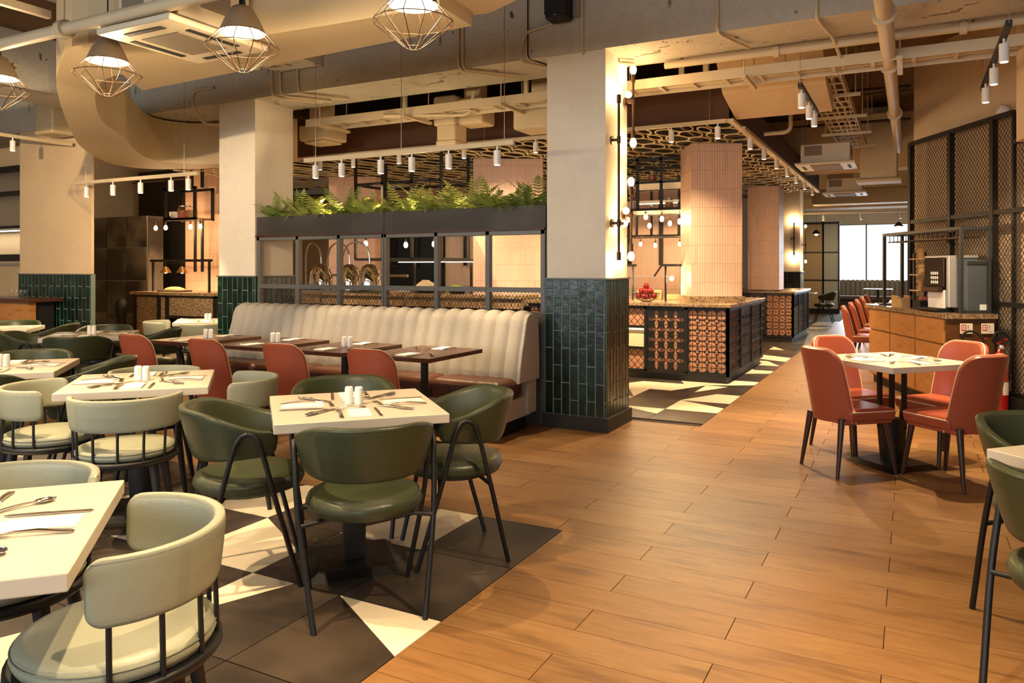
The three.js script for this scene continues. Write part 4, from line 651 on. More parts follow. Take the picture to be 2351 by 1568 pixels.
track([-7.5, 2.93, -8.0], [-1.7, 2.93, -8.0], [0.05, 0.15, 0.28, 0.45, 0.62, 0.78, 0.9, 0.985], 'white track light along the front edge of the fascia', { drop: [0.03, 0.5, 0.97], aim: [[-7.2, 1, -9], [-6.6, 0.9, -9.4], [-5.9, 0.9, -9.4], [-5.0, 1.6, -9.5], [-4.0, 0.9, -9.4], [-3.2, 0.9, -9.6], [-2.5, 1.2, -9.4], [-1.3, 0, -6.2, 60, 34]], power: LX.spot * 1.2, angle: 36 });
// ---------- pipe sconces on the column ----------
const bulbG = lathe([[0.0001, -0.055], [0.018, -0.05], [0.03, -0.03], [0.032, -0.01], [0.025, 0.015], [0.014, 0.03], [0.0001, 0.03]], 18);
function sconce(label, x, y0, y1, z, off, flanges, sides, group = 'pipe sconces', pw = LX.sconce) {   // vertical pipe with a bulb at each end
  const o = thing('pipe_sconce', label, 'wall lamp', [x, 0, z], 0, group), s = off;
  mesh('pipe', cy(0.011, 0.011, y1 - y0, s, (y0 + y1) / 2, 0, 12), M.bronze, o);
  for (const f of flanges) mesh('wall_mount', [cy(0.038, 0.038, 0.015, 0, 0, 0, 20).rotateZ(PI / 2).translate(0.0085, f, 0), cy(0.012, 0.012, s, 0, 0, 0, 12).rotateZ(PI / 2).translate(s / 2, f, 0), cy(0.017, 0.017, 0.06, s, f, 0, 12)], M.bronze, o);
  const lamp = (y, up) => { mesh('socket', cy(0.019, 0.019, 0.07, s, y + (up ? 0.02 : -0.02), 0, 14), M.bronze, o); const g = bulbG.clone(); if (up) g.rotateX(PI); mesh('bulb', g.translate(s, y + (up ? 0.085 : -0.085), 0), M.bulb, o); pointLight(o, AMBER, pw, [s, y + (up ? 0.09 : -0.09), 0], 1.2); };
  lamp(y1, true); lamp(y0, false);
  for (const [y, dz] of sides) { mesh('side_socket', [cy(0.017, 0.017, 0.07, 0, 0, 0, 14).rotateX(PI / 2).translate(s, y, dz * 0.05)], M.bronze, o); mesh('bulb', bulbG.clone().rotateX(dz > 0 ? -PI / 2 : PI / 2).translate(s, y, dz * 0.12), M.bulb, o); pointLight(o, AMBER, LX.sconce * 0.7, [s, y, dz * 0.12], 1.2); }
}
sconce('tall pipe sconce nearest the front edge of the tiled column', -2.287, 1.52, 2.83, -6.17, 0.07, [2.5, 1.785], [[1.785, -1]]);
sconce('short upper pipe sconce at the back edge of the tiled column', -2.287, 2.62, 3.08, -6.52, 0.08, [2.9], [[2.93, 1]]);
sconce('short lower pipe sconce at the back edge of the tiled column', -2.287, 1.6, 2.07, -6.46, 0.08, [1.88], [[1.9, 1]]);
sconce('tall pipe sconce on the distant column, left of two', -2.52, 1.75, 2.42, -18.97, 0.07, [2.1], [], 'distant pipe sconces', LX.sconce * 3.5);
sconce('tall pipe sconce on the distant column, right of two', -2.31, 1.65, 2.3, -19.3, 0.08, [1.95], [], 'distant pipe sconces', LX.sconce * 3.5);
// ---------- speaker, detector, camera ----------
{
  const o = thing('loudspeaker', 'black wall loudspeaker on the concrete beam', 'speaker', [-2.67, 3.52, -5.93]); const g = rb(0.235, 0.36, 0.17, 0.03, 0, 0.18, 0, 3); { const q = g.attributes.position; for (let i = 0; i < q.count; i++) if (q.getY(i) < 0.1) q.setX(i, q.getX(i) * 0.86); g.computeVertexNormals(); }
  mesh('cabinet', g, M.blackMatte, o); mesh('grille', rb(0.2, 0.3, 0.01, 0.004, 0, 0.19, 0.086), M.black, o); mesh('badge', bx(0.03, 0.006, 0.003, 0, 0.03, 0.088), M.brushed, o); mesh('bracket', bx(0.05, 0.12, 0.06, 0.14, 0.1, -0.05), M.brushed, o);
  const c = thing('dome_camera', 'white security camera on the cream wall above the mesh screen', 'camera', [...(() => { const p = dr(7.35, 4.78); return [p[0], 2.93, p[1]]; })()]); mesh('housing', lathe([[0.0001, -0.05], [0.03, -0.045], [0.045, -0.02], [0.05, 0.03], [0.05, 0.05], [0.0001, 0.05]], 20).rotateZ(1.1), M.whitePlastic, c); mesh('camera_lens', cy(0.02, 0.02, 0.02, -0.045, -0.02, 0.01, 16).rotateZ(1.1).translate(0.03, 0.03, 0), M.black, c);
  pipeThing('speaker_cable', [[-3.02, 3.9, -6.03], [-3.02, 3.27, -6.03], [-2.93, 3.25, -6.3]], 0.006, 'black cable down the beam left of the speaker', 'cable', M.rubber);
}
// ---------- buffet ceiling ----------
{
  const f = thing('buffet_canopy', 'brown fascia canopy with a ceiling of bronze rings over the buffet', 'canopy', [0, 0, 0]);
  mesh('front_fascia', bb(-9.4, -1.66, 2.965, 3.3, -8.13, -8.1), M.fascia, f); mesh('side_fascia', bb(-1.69, -1.66, 2.965, 3.3, -16.6, -8.1), M.fascia, f);
  mesh('edge_trim', [bb(-9.4, -1.645, 2.935, 2.965, -8.15, -8.085), bb(-1.705, -1.645, 2.935, 2.965, -16.6, -8.15)], M.cream, f);
  mesh('backing', bb(-9.5, -1.7, 3.2, 3.24, -16.6, -8.14), M.blackMatte, f);
  const bars = []; for (let x = -9.2; x < -1.8; x += 1.15) bars.push(bb(x - 0.015, x + 0.015, 2.985, 3.02, -16.5, -8.15)); for (let z = -9.3; z > -16.4; z -= 1.15) bars.push(bb(-13, -1.72, 2.985, 3.02, z - 0.015, z + 0.015)); parts('grid_bar', bars, M.gridBar, f);
  const rg = (r, k) => uvm(lathe([[r - 0.013, -0.006], [r, -0.006], [r, 0.006], [r - 0.013, 0.006], [r - 0.013, -0.006]], 22).scale(1, 1, k)), g1 = rg(0.075, 2.7), g2 = rg(0.135, 1.75), list = [];
  let r = 0; for (let x = -1.86; x > -10.6; x -= 0.215, r++) for (let z = -8.4 - (r % 2) * 0.22; z > -16.4; z -= 0.44) list.push([x, z, r % 3 === 1 ? 0 : 1, 1 / camD(x, z) ** 3]);
  list.sort((a, b) => b[3] - a[3]); const dummy = new THREE.Object3D();
  list.slice(0, 290).forEach(([x, z, k]) => { const m = mesh('ring', k ? g2 : g1, M.ring, f); m.position.set(x, 2.97, z); });
  for (const k of [0, 1]) { const L = list.slice(290).filter((q) => q[2] === k), im = new THREE.InstancedMesh(k ? g2 : g1, M.ring, L.length); im.name = 'rings_beyond'; im.userData.kind = 'stuff'; L.forEach(([x, z], i) => { dummy.position.set(x, 2.97, z); dummy.updateMatrix(); im.setMatrixAt(i, dummy.matrix); }); f.add(im); }
}
// ---------- pink tiled columns ----------
function pinkFace(out, ox, oz, ux, uz, width, h0, h1) {
  const tw = 0.0315, th = 0.235, nx = -uz, nz = ux, ang = Math.atan2(-uz, ux);
  for (let y = h0; y < h1 - 0.02; y += th) for (let u = 0; u < width - 0.008; u += tw) {
    const w = Math.min(tw, width - u), h = Math.min(th, h1 - y), g = new THREE.BoxGeometry(w - 0.003, h - 0.003, 0.008); g.rotateY(ang).translate(ox + ux * (u + w / 2) + nx * 0.004, y + h / 2, oz + uz * (u + w / 2) + nz * 0.004);
    const k = rr(0.96, 1.03) * (rnd() < 0.02 ? 0.88 : 1), n = g.attributes.position.count, c = new Float32Array(n * 3); for (let i = 0; i < n; i++) { c[i * 3] = 0.78 * k; c[i * 3 + 1] = 0.52 * k; c[i * 3 + 2] = 0.385 * k; } g.setAttribute('color', new THREE.BufferAttribute(c, 3)); out.push(g);
  }
}
function pinkColumn(cx, cz, w, d, rot, h0, h1, label, faces = [0, 1, 3]) {
  const c = struct('column', turnY(bx(w, h1 - h0, d, 0, (h0 + h1) / 2, 0), rot).translate(cx, 0, cz), M.pinkGrout, label, 'column');
  const ex = [Math.cos(rot), -Math.sin(rot)], ez = [Math.sin(rot), Math.cos(rot)], out = [], P = (a, b) => [cx + ex[0] * a + ez[0] * b, cz + ex[1] * a + ez[1] * b];
  const F = [[-w / 2, d / 2, ex, w], [w / 2, d / 2, [-ez[0], -ez[1]], d], [w / 2, -d / 2, [-ex[0], -ex[1]], w], [-w / 2, -d / 2, ez, d]];
  for (const i of faces) { const [a, b, u, L] = F[i], o = P(a, b); pinkFace(out, o[0], o[1], u[0], u[1], L, h0, h1); }
  const m = mesh('tile_cladding', out, M.pink, c); m.userData.kind = 'stuff'; return c;
}
const ROT = 28 * D2R;
pinkColumn(-2.29, -9.84, 0.62, 0.6, ROT, 0.98, 2.96, 'pink tiled column standing on the corner of the first buffet island');
pinkColumn(-5.23, -9.8, 0.98, 0.6, ROT, 0.98, 2.96, 'wide pink tiled column behind the steel framed partition');
pinkColumn(-2.5, -15.35, 0.56, 0.6, 0, 0.98, 2.96, 'pink tiled column on the second buffet island');
pinkColumn(-8.55, -10.4, 0.8, 0.5, 0.4, 0, 2.96, 'pink tiled column seen above the left end of the ferns');
pinkColumn(-10.6, -9.4, 1.75, 0.3, 0, 0, 3.2, 'pink tiled wall beside the granite kitchen counter', [0]);
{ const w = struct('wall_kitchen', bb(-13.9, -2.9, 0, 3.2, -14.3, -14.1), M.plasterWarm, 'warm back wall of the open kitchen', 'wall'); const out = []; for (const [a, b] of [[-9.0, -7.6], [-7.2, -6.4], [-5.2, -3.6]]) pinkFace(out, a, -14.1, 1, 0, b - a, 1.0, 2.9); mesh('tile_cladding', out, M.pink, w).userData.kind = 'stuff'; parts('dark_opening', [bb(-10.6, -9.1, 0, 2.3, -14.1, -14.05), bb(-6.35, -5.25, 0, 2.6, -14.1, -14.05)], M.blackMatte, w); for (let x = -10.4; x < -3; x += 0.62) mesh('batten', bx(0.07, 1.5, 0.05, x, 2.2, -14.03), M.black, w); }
// ---------- lattice panels ----------
function lattice(kind, w, h) {                                // cut metal sheet, origin bottom left, facing +z
  const s = new THREE.Shape([[0, 0], [w, 0], [w, h], [0, h]].map((p) => new THREE.Vector2(...p))), bars = [];
  const hole = (pts) => s.holes.push(new THREE.Path(pts.map(([x, y]) => new THREE.Vector2(clamp(x, 0.004, w - 0.004), clamp(y, 0.004, h - 0.004)))));
  if (kind === 'circles') { const n = Math.max(2, Math.round(w / 0.118)), c = w / n, m = Math.round(h / 0.132), e = h / m, R = Math.min(c, e) * 0.475;
    const circ = (x, y, r) => { const p = []; for (let k = 0; k < 16; k++) p.push([x + Math.cos(k / 8 * PI) * r * c / Math.min(c, e), y + Math.sin(k / 8 * PI) * r * e / Math.min(c, e)]); hole(p); };
    for (let i = 0; i < n; i++) for (let j = 0; j < m; j++) circ((i + 0.5) * c, (j + 0.5) * e, R); for (let i = 1; i < n; i++) for (let j = 1; j < m; j++) circ(i * c, j * e, Math.min(c, e) * 0.17);
    for (let i = 0; i < n; i++) bars.push(bx(0.006, h, 0.006, (i + 0.5) * c, h / 2, 0)); for (let j = 0; j < m; j++) bars.push(bx(w, 0.006, 0.006, w / 2, (j + 0.5) * e, 0));
  } else if (kind === 'petals') { const n = Math.max(2, Math.round(w / 0.117)), c = w / n, m = Math.round(h / 0.128), e = h / m, lens = (x, y, a, b, vert) => { const p = []; for (let k = 0; k <= 6; k++) { const t = k / 6, q = Math.sin(PI * t) * b; p.push(vert ? [x + q, y - a + 2 * a * t] : [x - a + 2 * a * t, y + q]); } for (let k = 5; k >= 1; k--) { const t = k / 6, q = -Math.sin(PI * t) * b; p.push(vert ? [x + q, y - a + 2 * a * t] : [x - a + 2 * a * t, y + q]); } hole(p); };
    for (let i = 0; i < n; i++) for (let j = 0; j <= m; j++) { if (j === 0 || j === m) continue; lens((i + 0.5) * c, j * e, c * 0.49, e * 0.2, false); } for (let i = 1; i < n; i++) for (let j = 0; j < m; j++) lens(i * c, (j + 0.5) * e, e * 0.49, c * 0.2, true);
    for (let i = 0; i < n; i++) bars.push(bx(0.005, h, 0.005, (i + 0.5) * c, h / 2, 0)); for (let j = 0; j < m; j++) bars.push(bx(w, 0.005, 0.005, w / 2, (j + 0.5) * e, 0));
  } else { const b = 0.006, sp = 0.085; for (const k of [-1, 1]) for (let u = -h; u < w + h; u += sp) { const pts = []; let x0 = u, y0 = 0, x1 = u + k * h * 0.85, y1 = h; const cut = (X) => y0 + (X - x0) / (x1 - x0) * (y1 - y0); if (Math.max(x0, x1) <= 0 || Math.min(x0, x1) >= w) continue; let A = [x0, y0], B = [x1, y1]; if (A[0] < 0) A = [0, cut(0)]; if (A[0] > w) A = [w, cut(w)]; if (B[0] < 0) B = [0, cut(0)]; if (B[0] > w) B = [w, cut(w)]; pts.push(A, B); if (Math.hypot(A[0] - B[0], A[1] - B[1]) > 0.01) bars.push(bar(V(...A, 0), V(...B, 0), b)); } return mg(bars); }
  const g = new THREE.ExtrudeGeometry(s, { depth: 0.006, bevelEnabled: false, curveSegments: 6 }).translate(0, 0, -0.003); return mg([g, ...bars]);
}
function island(label, x0, x1, z0, z1, frontKinds, sideKinds, top = 0.96) {      // x1 = walkway side, z1 = front
  const o = thing('buffet_island', label, 'buffet counter', [0, 0, 0], 0);
  mesh('core', bb(x0 + 0.02, x1 - 0.05, 0.1, top - 0.04, z0 + 0.02, z1 - 0.05), M.pinkPanel, o);
  mesh('plinth', bb(x0 + 0.02, x1 - 0.04, 0, 0.1, z0 + 0.02, z1 - 0.04), M.skirting, o);
  mesh('worktop', [rb(x1 - x0 + 0.06, 0.04, z1 - z0 + 0.06, 0.006, (x0 + x1) / 2, top - 0.02, (z0 + z1) / 2, 2)], M.granite, o);
  const fr = [bb(x0, x1, top - 0.075, top - 0.04, z1 - 0.03, z1), bb(x0, x1, 0.085, 0.12, z1 - 0.03, z1), bb(x1 - 0.03, x1, top - 0.075, top - 0.04, z0, z1), bb(x1 - 0.03, x1, 0.085, 0.12, z0, z1)];
  let x = x1; for (const [k, w] of frontKinds) { fr.push(bb(x - 0.035, x, 0.1, top - 0.05, z1 - 0.035, z1)); if (k === 'niche') { fr.push(bb(x - w, x - 0.035, 0.64, 0.67, z1 - 0.035, z1), bb(x - w, x - 0.035, 0.37, 0.4, z1 - 0.035, z1)); mesh('lattice_panel', lattice('cross', w - 0.035, 0.21).translate(x - w, 0.67, z1 - 0.015), M.black, o); mesh('lattice_panel', lattice('cross', w - 0.035, 0.25).translate(x - w, 0.12, z1 - 0.015), M.black, o); mesh('niche_lamp', bb(x - w + 0.01, x - 0.045, 0.615, 0.63, z1 - 0.045, z1 - 0.038), M.led, o); mesh('niche_board', bb(x - w, x - 0.035, 0.4, 0.64, z1 - 0.052, z1 - 0.046), M.creamBoard, o); } else mesh('lattice_panel', lattice(k, w - 0.035, top - 0.195).translate(x - w, 0.12, z1 - 0.015), M.black, o); x -= w; }
  let z = z1; for (const [k, w] of sideKinds) { fr.push(bb(x1 - 0.035, x1, 0.1, top - 0.05, z - 0.035, z)); mesh('lattice_panel', lattice(k, w - 0.035, top - 0.195).rotateY(PI / 2).translate(x1 - 0.015, 0.12, z - 0.035), M.black, o); z -= w; }
  fr.push(bb(x1 - 0.035, x1, 0.1, top - 0.05, z - 0.035, z)); mesh('frame', fr, M.black, o); return o;
}
M.pinkPanel = std({ color: 0xe3a37c, roughness: 0.6 }); M.creamBoard = std({ color: 0xf0dcb4, roughness: 0.8 });
island('first buffet island with patterned lattice front beside the walkway', -4.62, -1.93, -11.6, -9.24, [['circles', 0.5], ['petals', 0.52], ['niche', 0.55], ['petals', 0.55], ['circles', 0.55]], [['circles', 0.75], ['petals', 0.75], ['circles', 0.75]]);
island('second buffet island farther down the walkway', -4.2, -1.94, -17.4, -15.0, [['circles', 0.5], ['petals', 0.52], ['circles', 0.55], ['petals', 0.55]], [['cross', 0.78], ['cross', 0.78], ['cross', 0.78]]);
{ // upstands round the columns that stand on the worktops
  const r = thing('granite_upstand', 'granite upstand round the foot of the island corner column', 'upstand', [-2.29, 0.96, -9.84], ROT); mesh('front_slab', bb(-0.345, 0.345, 0, 0.085, 0.31, 0.335), M.granite, r); mesh('side_slab', bb(-0.345, -0.32, 0, 0.085, -0.3, 0.31), M.granite, r); mesh('side_slab', bb(0.32, 0.345, 0, 0.085, -0.3, 0.31), M.granite, r);
}
// long granite buffet counter behind the partition
{
  const o = thing('buffet_counter', 'long granite buffet counter seen through the partition', 'buffet counter', [0, 0, 0]);
  mesh('worktop', rb(4.4, 0.05, 1.1, 0.006, -6.9, 0.995, -9.75, 2), M.granite, o); mesh('front_slab', bb(-9.1, -4.7, 0.83, 0.97, -9.27, -9.24), M.granite, o); mesh('shelf_back', bb(-9.1, -4.7, 0.1, 0.83, -10.2, -9.7), M.blackMatte, o); mesh('lower_shelf', bb(-9.1, -4.7, 0.55, 0.6, -9.7, -9.24), M.granite, o); mesh('lower_front', bb(-9.1, -4.7, 0.1, 0.55, -9.3, -9.26), M.granite, o); mesh('plinth', bb(-9.1, -4.7, 0, 0.1, -10.2, -9.32), M.black, o);
  for (let i = 0; i < 7; i++) { const b = thing('bread_basket', 'basket of bread on the lower buffet shelf, ' + ['first', 'second', 'third', 'fourth', 'fifth', 'sixth', 'seventh'][i] + ' from the left', 'basket', [-8.6 + i * 0.6, 0.601, -9.48], 0, 'bread baskets'); mesh('basket', lathe([[0.0001, 0], [0.14, 0], [0.18, 0.07], [0.17, 0.07], [0.135, 0.01], [0.0001, 0.01]], 18), M.kraft, b); mesh('bread', new THREE.SphereGeometry(0.15, 14, 8).scale(1, 0.55, 1).translate(0, 0.06, 0), i % 2 ? M.food : M.rice, b); }
  const mound = (x, z, mat, label, cat, r, h) => { const t = thing('serving_dish', label, cat, [x, 1.02, z], 0); mesh('dish', lathe([[0.0001, 0], [r * 0.7, 0], [r * 1.05, 0.05], [r, 0.05], [r * 0.68, 0.01], [0.0001, 0.01]], 22), M.blackMatte, t); const g = new THREE.SphereGeometry(1, 20, 10, 0, 2 * PI, 0, PI / 2).scale(r * 0.96, h, r * 0.96).translate(0, 0.045, 0); const q = g.attributes.position; for (let i = 0; i < q.count; i++) q.setY(i, q.getY(i) * (0.86 + 0.25 * nG(q.getX(i) * 0.7, q.getZ(i) * 0.7))); g.computeVertexNormals(); mesh('food', g, mat, t); };
  mound(-6.55, -9.6, M.rice, 'black dish heaped with white rice', 'serving dish', 0.17, 0.15); mound(-5.95, -9.55, M.salad, 'dish of green salad right of the rice', 'serving dish', 0.14, 0.09);
  const sg = thing('sneeze_guard', 'black framed glass sneeze guard with a light strip', 'sneeze guard', [0, 0, 0]); for (const x of [-7.0, -5.95, -5.9 + 1.2]) mesh('post', bx(0.03, 0.5, 0.03, x, 1.27, -9.95), M.black, sg); mesh('top_rail', bb(-7.4, -4.75, 1.5, 1.54, -10.05, -9.85), M.black, sg); mesh('light_strip', bb(-7.3, -4.85, 1.485, 1.498, -9.98, -9.92), M.led, sg); mesh('glass', bx(2.5, 0.004, 0.3, -6.05, 1.43, -9.72).rotateX(0), M.glass, sg); areaLight('buffet_strip_light', 2.4, 0.06, WARM, 14, [-6.07, 1.475, -9.95], [-6.07, 0, -9.9]);
}
{ // bright linear lamps over the kitchen line
  for (const [i, x] of [[0, -9.6], [1, -6.9], [2, -4.2]]) { const o = thing('linear_lamp', 'linear white lamp over the kitchen line, ' + ['left', 'middle', 'right'][i] + ' of three', 'lamp', [x, 2.5, -12.6], 0, 'linear kitchen lamps'); mesh('housing', rb(1.5, 0.05, 0.1, 0.01, 0, 0.03, 0), M.whitePlastic, o); mesh('lamp_diffuser', bx(1.44, 0.012, 0.08, 0, 0.0, 0), M.led, o); parts('suspension', [rod(V(-0.6, 0.05, 0), V(-0.6, 0.68, 0), 0.004), rod(V(0.6, 0.05, 0), V(0.6, 0.68, 0), 0.004)], M.brushed, o); areaLight('linear_lamp_light', 1.4, 0.08, new THREE.Color(1, 0.86, 0.64), 90, [x, 2.485, -12.6], [x, 0, -12.9]); }
}
// chrome cloche stations
{
  const o = thing('chafing_stand', 'chrome chafing stand with rail behind the partition', 'stand', [-6.45, 0, -7.75]); mesh('top_shelf', rb(1.5, 0.04, 0.5, 0.01, 0, 1.1, 0), M.chrome, o); parts('stand_leg', [[-0.7, -0.2], [0.7, -0.2], [-0.7, 0.2], [0.7, 0.2]].map(([a, b]) => cy(0.02, 0.02, 1.08, a, 0.54, b, 12)), M.chrome, o); mesh('rail', rod(V(-0.75, 1.3, -0.2), V(0.75, 1.3, -0.2), 0.018, 10), M.chrome, o); parts('rail_post', [rod(V(-0.7, 1.1, -0.2), V(-0.7, 1.3, -0.2), 0.014), rod(V(0.3, 1.1, -0.2), V(0.3, 1.3, -0.2), 0.014)], M.chrome, o); mesh('low_shelf', rb(1.4, 0.03, 0.45, 0.01, 0, 0.7, 0), M.brushed, o);
  [[-6.85, 'left'], [-6.5, 'middle'], [-6.05, 'right']].forEach(([x, w], i) => { const c = thing('cloche_dome', 'chrome dome hung from an arched arm, ' + w + ' of three', 'cloche', [x, 1.12, -7.62 - (i === 1 ? 0.15 : 0)], 0.3 * i, 'chrome cloche domes'); mesh('dome', lathe([[0.0001, 0.33], [0.05, 0.325], [0.1, 0.29], [0.14, 0.2], [0.15, 0.1], [0.155, 0], [0.148, 0], [0.14, 0.1], [0.1, 0.27], [0.0001, 0.31]], 26), M.chrome, c); mesh('arched_arm', tube([[0, 0.33, 0], [-0.02, 0.5, 0], [-0.12, 0.6, -0.02], [-0.26, 0.58, -0.05], [-0.34, 0.42, -0.08], [-0.36, 0.02, -0.1]], 0.011, 40, 8), M.chrome, c); });
}
// fruit, guards and dishes on the first island
{
  const b = thing('fruit_bowl', 'black wire bowl piled with red apples on the island', 'bowl', [-3.05, 0.96, -9.55]); const wires = []; for (let k = 0; k < 14; k++) { const a = k / 14 * 2 * PI; wires.push(tube([[Math.cos(a) * 0.06, 0.01, Math.sin(a) * 0.06], [Math.cos(a) * 0.13, 0.04, Math.sin(a) * 0.13], [Math.cos(a) * 0.17, 0.11, Math.sin(a) * 0.17]], 0.003, 8, 5)); } mesh('wires', [...wires, new THREE.TorusGeometry(0.17, 0.004, 6, 32).rotateX(PI / 2).translate(0, 0.11, 0), new THREE.TorusGeometry(0.06, 0.004, 6, 24).rotateX(PI / 2).translate(0, 0.008, 0)], M.black, b);
  const ap = uvm(lathe([[0.0001, 0.005], [0.02, 0.002], [0.036, 0.016], [0.042, 0.042], [0.036, 0.066], [0.018, 0.076], [0.0001, 0.066]], 16)); let n = 0; const ords = ['bottom near', 'bottom far', 'bottom left', 'bottom right', 'middle', 'upper left', 'upper right', 'upper near', 'top'];
  for (const [x, y, z] of [[0, 0.02, 0.09], [0, 0.02, -0.09], [-0.1, 0.03, 0], [0.1, 0.03, 0], [0, 0.02, 0], [-0.06, 0.09, 0.03], [0.05, 0.09, -0.02], [0.02, 0.09, 0.07], [0, 0.155, 0.01]]) { const a = thing('apple', 'red apple in the wire bowl, ' + ords[n++], 'apple', [-3.05 + x, 0.97 + y, -9.55 + z], n, 'red apples in the bowl'); mesh('flesh', ap, M.apple, a); mesh('stem', cy(0.0015, 0.002, 0.018, 0, 0.076, 0, 5), M.legWood, a); }
  for (const [i, x] of [[0, -3.45], [1, -2.78]]) { const g = thing('buffet_guard', ['left', 'right'][i] + ' black food guard frame on the first island', 'food guard', [x, 0.96, -9.7]); mesh('post', bx(0.022, 0.46, 0.022, -0.06, 0.23, 0), M.black, g); mesh('post', bx(0.022, 0.46, 0.022, 0.06, 0.23, -0.3), M.black, g); mesh('head', bx(0.2, 0.03, 0.4, 0, 0.475, -0.14), M.black, g); mesh('arm', bar(V(-0.1, 0.47, 0.05), V(-0.16, 0.33, 0.18), 0.018), M.black, g); mesh('glass', bx(0.5, 0.004, 0.2, -0.2, 0.33, 0.12), M.glass, g); mesh('warming_lamp', new THREE.SphereGeometry(0.035, 14, 10).translate(-0.02, 0.3, -0.14), M.bulbSmall, g); pointLight(g, WARM, LX.bulb, [-0.02, 0.3, -0.14], 1.5); }
  const box = (x, y, z, w, h, d, mat, l, cat) => { const t = thing('wooden_riser', l, cat, [x, y, z], 0.2); mesh('board', rb(w, h, d, 0.006, 0, h / 2, 0), mat, t); parts('foot', [bx(0.02, 0.02, d * 0.8, -w * 0.35, 0.0, 0).translate(0, 0.01, 0), bx(0.02, 0.02, d * 0.8, w * 0.35, 0.01, 0)], M.legWood, t); };
  box(-2.86, 0.96, -10.35, 0.3, 0.07, 0.22, M.lightWood, 'pale wooden riser behind the fruit bowl', 'riser'); box(-3.3, 0.96, -10.5, 0.34, 0.12, 0.25, M.lightWood, 'taller pale wooden riser at the back of the island', 'riser');
}
// ---------- hanging racks with bulbs ----------
function rack(label, x0, x1, z0, z1, ys, yTop, bulbs, items, group = 'hanging kitchen racks') {
  const o = thing('hanging_rack', label, 'rack', [0, 0, 0], 0, group), t = 0.035, lo = ys[0];
  for (const x of [x0, x1]) for (const z of [z0, z1]) mesh('upright', bx(t, yTop - lo, t, x, (lo + yTop) / 2, z), M.black, o);
  for (const x of [lerp(x0, x1, 0.33), lerp(x0, x1, 0.67)]) mesh('upright', bx(t, yTop - lo, t, x, (lo + yTop) / 2, z1), M.black, o);
  for (const y of ys) { mesh('frame', [bx(x1 - x0, t, t, (x0 + x1) / 2, y, z0), bx(x1 - x0, t, t, (x0 + x1) / 2, y, z1), bx(t, t, z1 - z0, x0, y, (z0 + z1) / 2), bx(t, t, z1 - z0, x1, y, (z0 + z1) / 2)], M.black, o); if (y !== ys[ys.length - 1] && y > 1.6) mesh('shelf', bx(x1 - x0, 0.012, z1 - z0, (x0 + x1) / 2, y, (z0 + z1) / 2), M.bronze, o); }
  bulbs.forEach(([x, z, y]) => { const up = Math.min(...ys.filter((q) => q > y + 0.05)); mesh('bulb_cord', cy(0.004, 0.004, up - y - 0.03, x, (up + y + 0.03) / 2, z, 6), M.black, o); mesh('socket', cy(0.014, 0.014, 0.04, x, y + 0.045, z, 10), M.bronze, o); mesh('bulb', bulbG.clone().translate(x, y, z), M.bulbSmall, o); pointLight(o, AMBER, LX.bulb, [x, y - 0.01, z], 1.2); });
  return o;
}
rack('black hanging rack over the first island with bare bulbs', -3.75, -2.75, -11.3, -10.3, [2.22, 2.6, 2.92], 2.96, [[-3.6, -10.4, 2.1], [-3.35, -10.45, 2.14], [-3.1, -10.4, 2.1], [-2.86, -10.45, 2.06], [-3.5, -11.1, 2.05], [-3.2, -11.15, 2.08], [-2.9, -11.1, 2.02]]);
rack('black hanging rack behind the ferns over the long counter', -7.0, -5.55, -9.2, -8.5, [1.52, 1.9, 2.58], 2.96, [[-6.9, -8.6, 1.76], [-6.2, -8.6, 1.73], [-6.0, -9.0, 1.75]]);
rack('second black hanging rack behind the ferns', -5.5, -4.1, -11.2, -10.5, [1.5, 1.85, 2.5], 2.96, [[-5.3, -10.6, 1.72], [-4.3, -10.6, 1.7]]);
rack('far black hanging rack between the pink columns', -4.4, -3.0, -13.2, -12.6, [1.95, 2.4], 2.96, [[-4.2, -12.8, 1.83], [-3.9, -12.7, 1.8], [-3.5, -12.8, 1.82], [-3.2, -12.7, 1.84]]);
function jar(x, y, z, mat, label, r = 0.055, h = 0.13) { const o = thing('glass_jar', label, 'jar', [x, y, z], 0, 'storage jars'); mesh('glass', lathe([[0.0001, 0], [r, 0], [r, h * 0.8], [r * 0.75, h * 0.92], [r * 0.75, h], [r * 0.72, h], [r * 0.72, h * 0.92], [r * 0.96, h * 0.79], [r * 0.96, 0.004], [0.0001, 0.004]], 20), M.glass, o); mesh('contents', cy(r * 0.93, r * 0.93, h * 0.7, 0, h * 0.36, 0, 18), mat, o); mesh('lid', cy(r * 0.8, r * 0.8, 0.02, 0, h + 0.008, 0, 18), M.brushed, o); }
jar(-3.55, 2.23, -10.42, M.rice, 'white jar standing on the rack over the first island', 0.09, 0.16); jar(-3.0, 2.23, -10.42, M.oats, 'brown jar on the rack over the first island'); jar(-3.25, 2.61, -10.45, M.spice, 'red jar on the upper shelf of the first island rack');
jar(-6.4, 1.91, -8.6, M.rice, 'white jar behind the ferns', 0.1, 0.14); jar(-5.75, 1.91, -8.62, M.oats, 'brown jar behind the ferns', 0.08, 0.16);
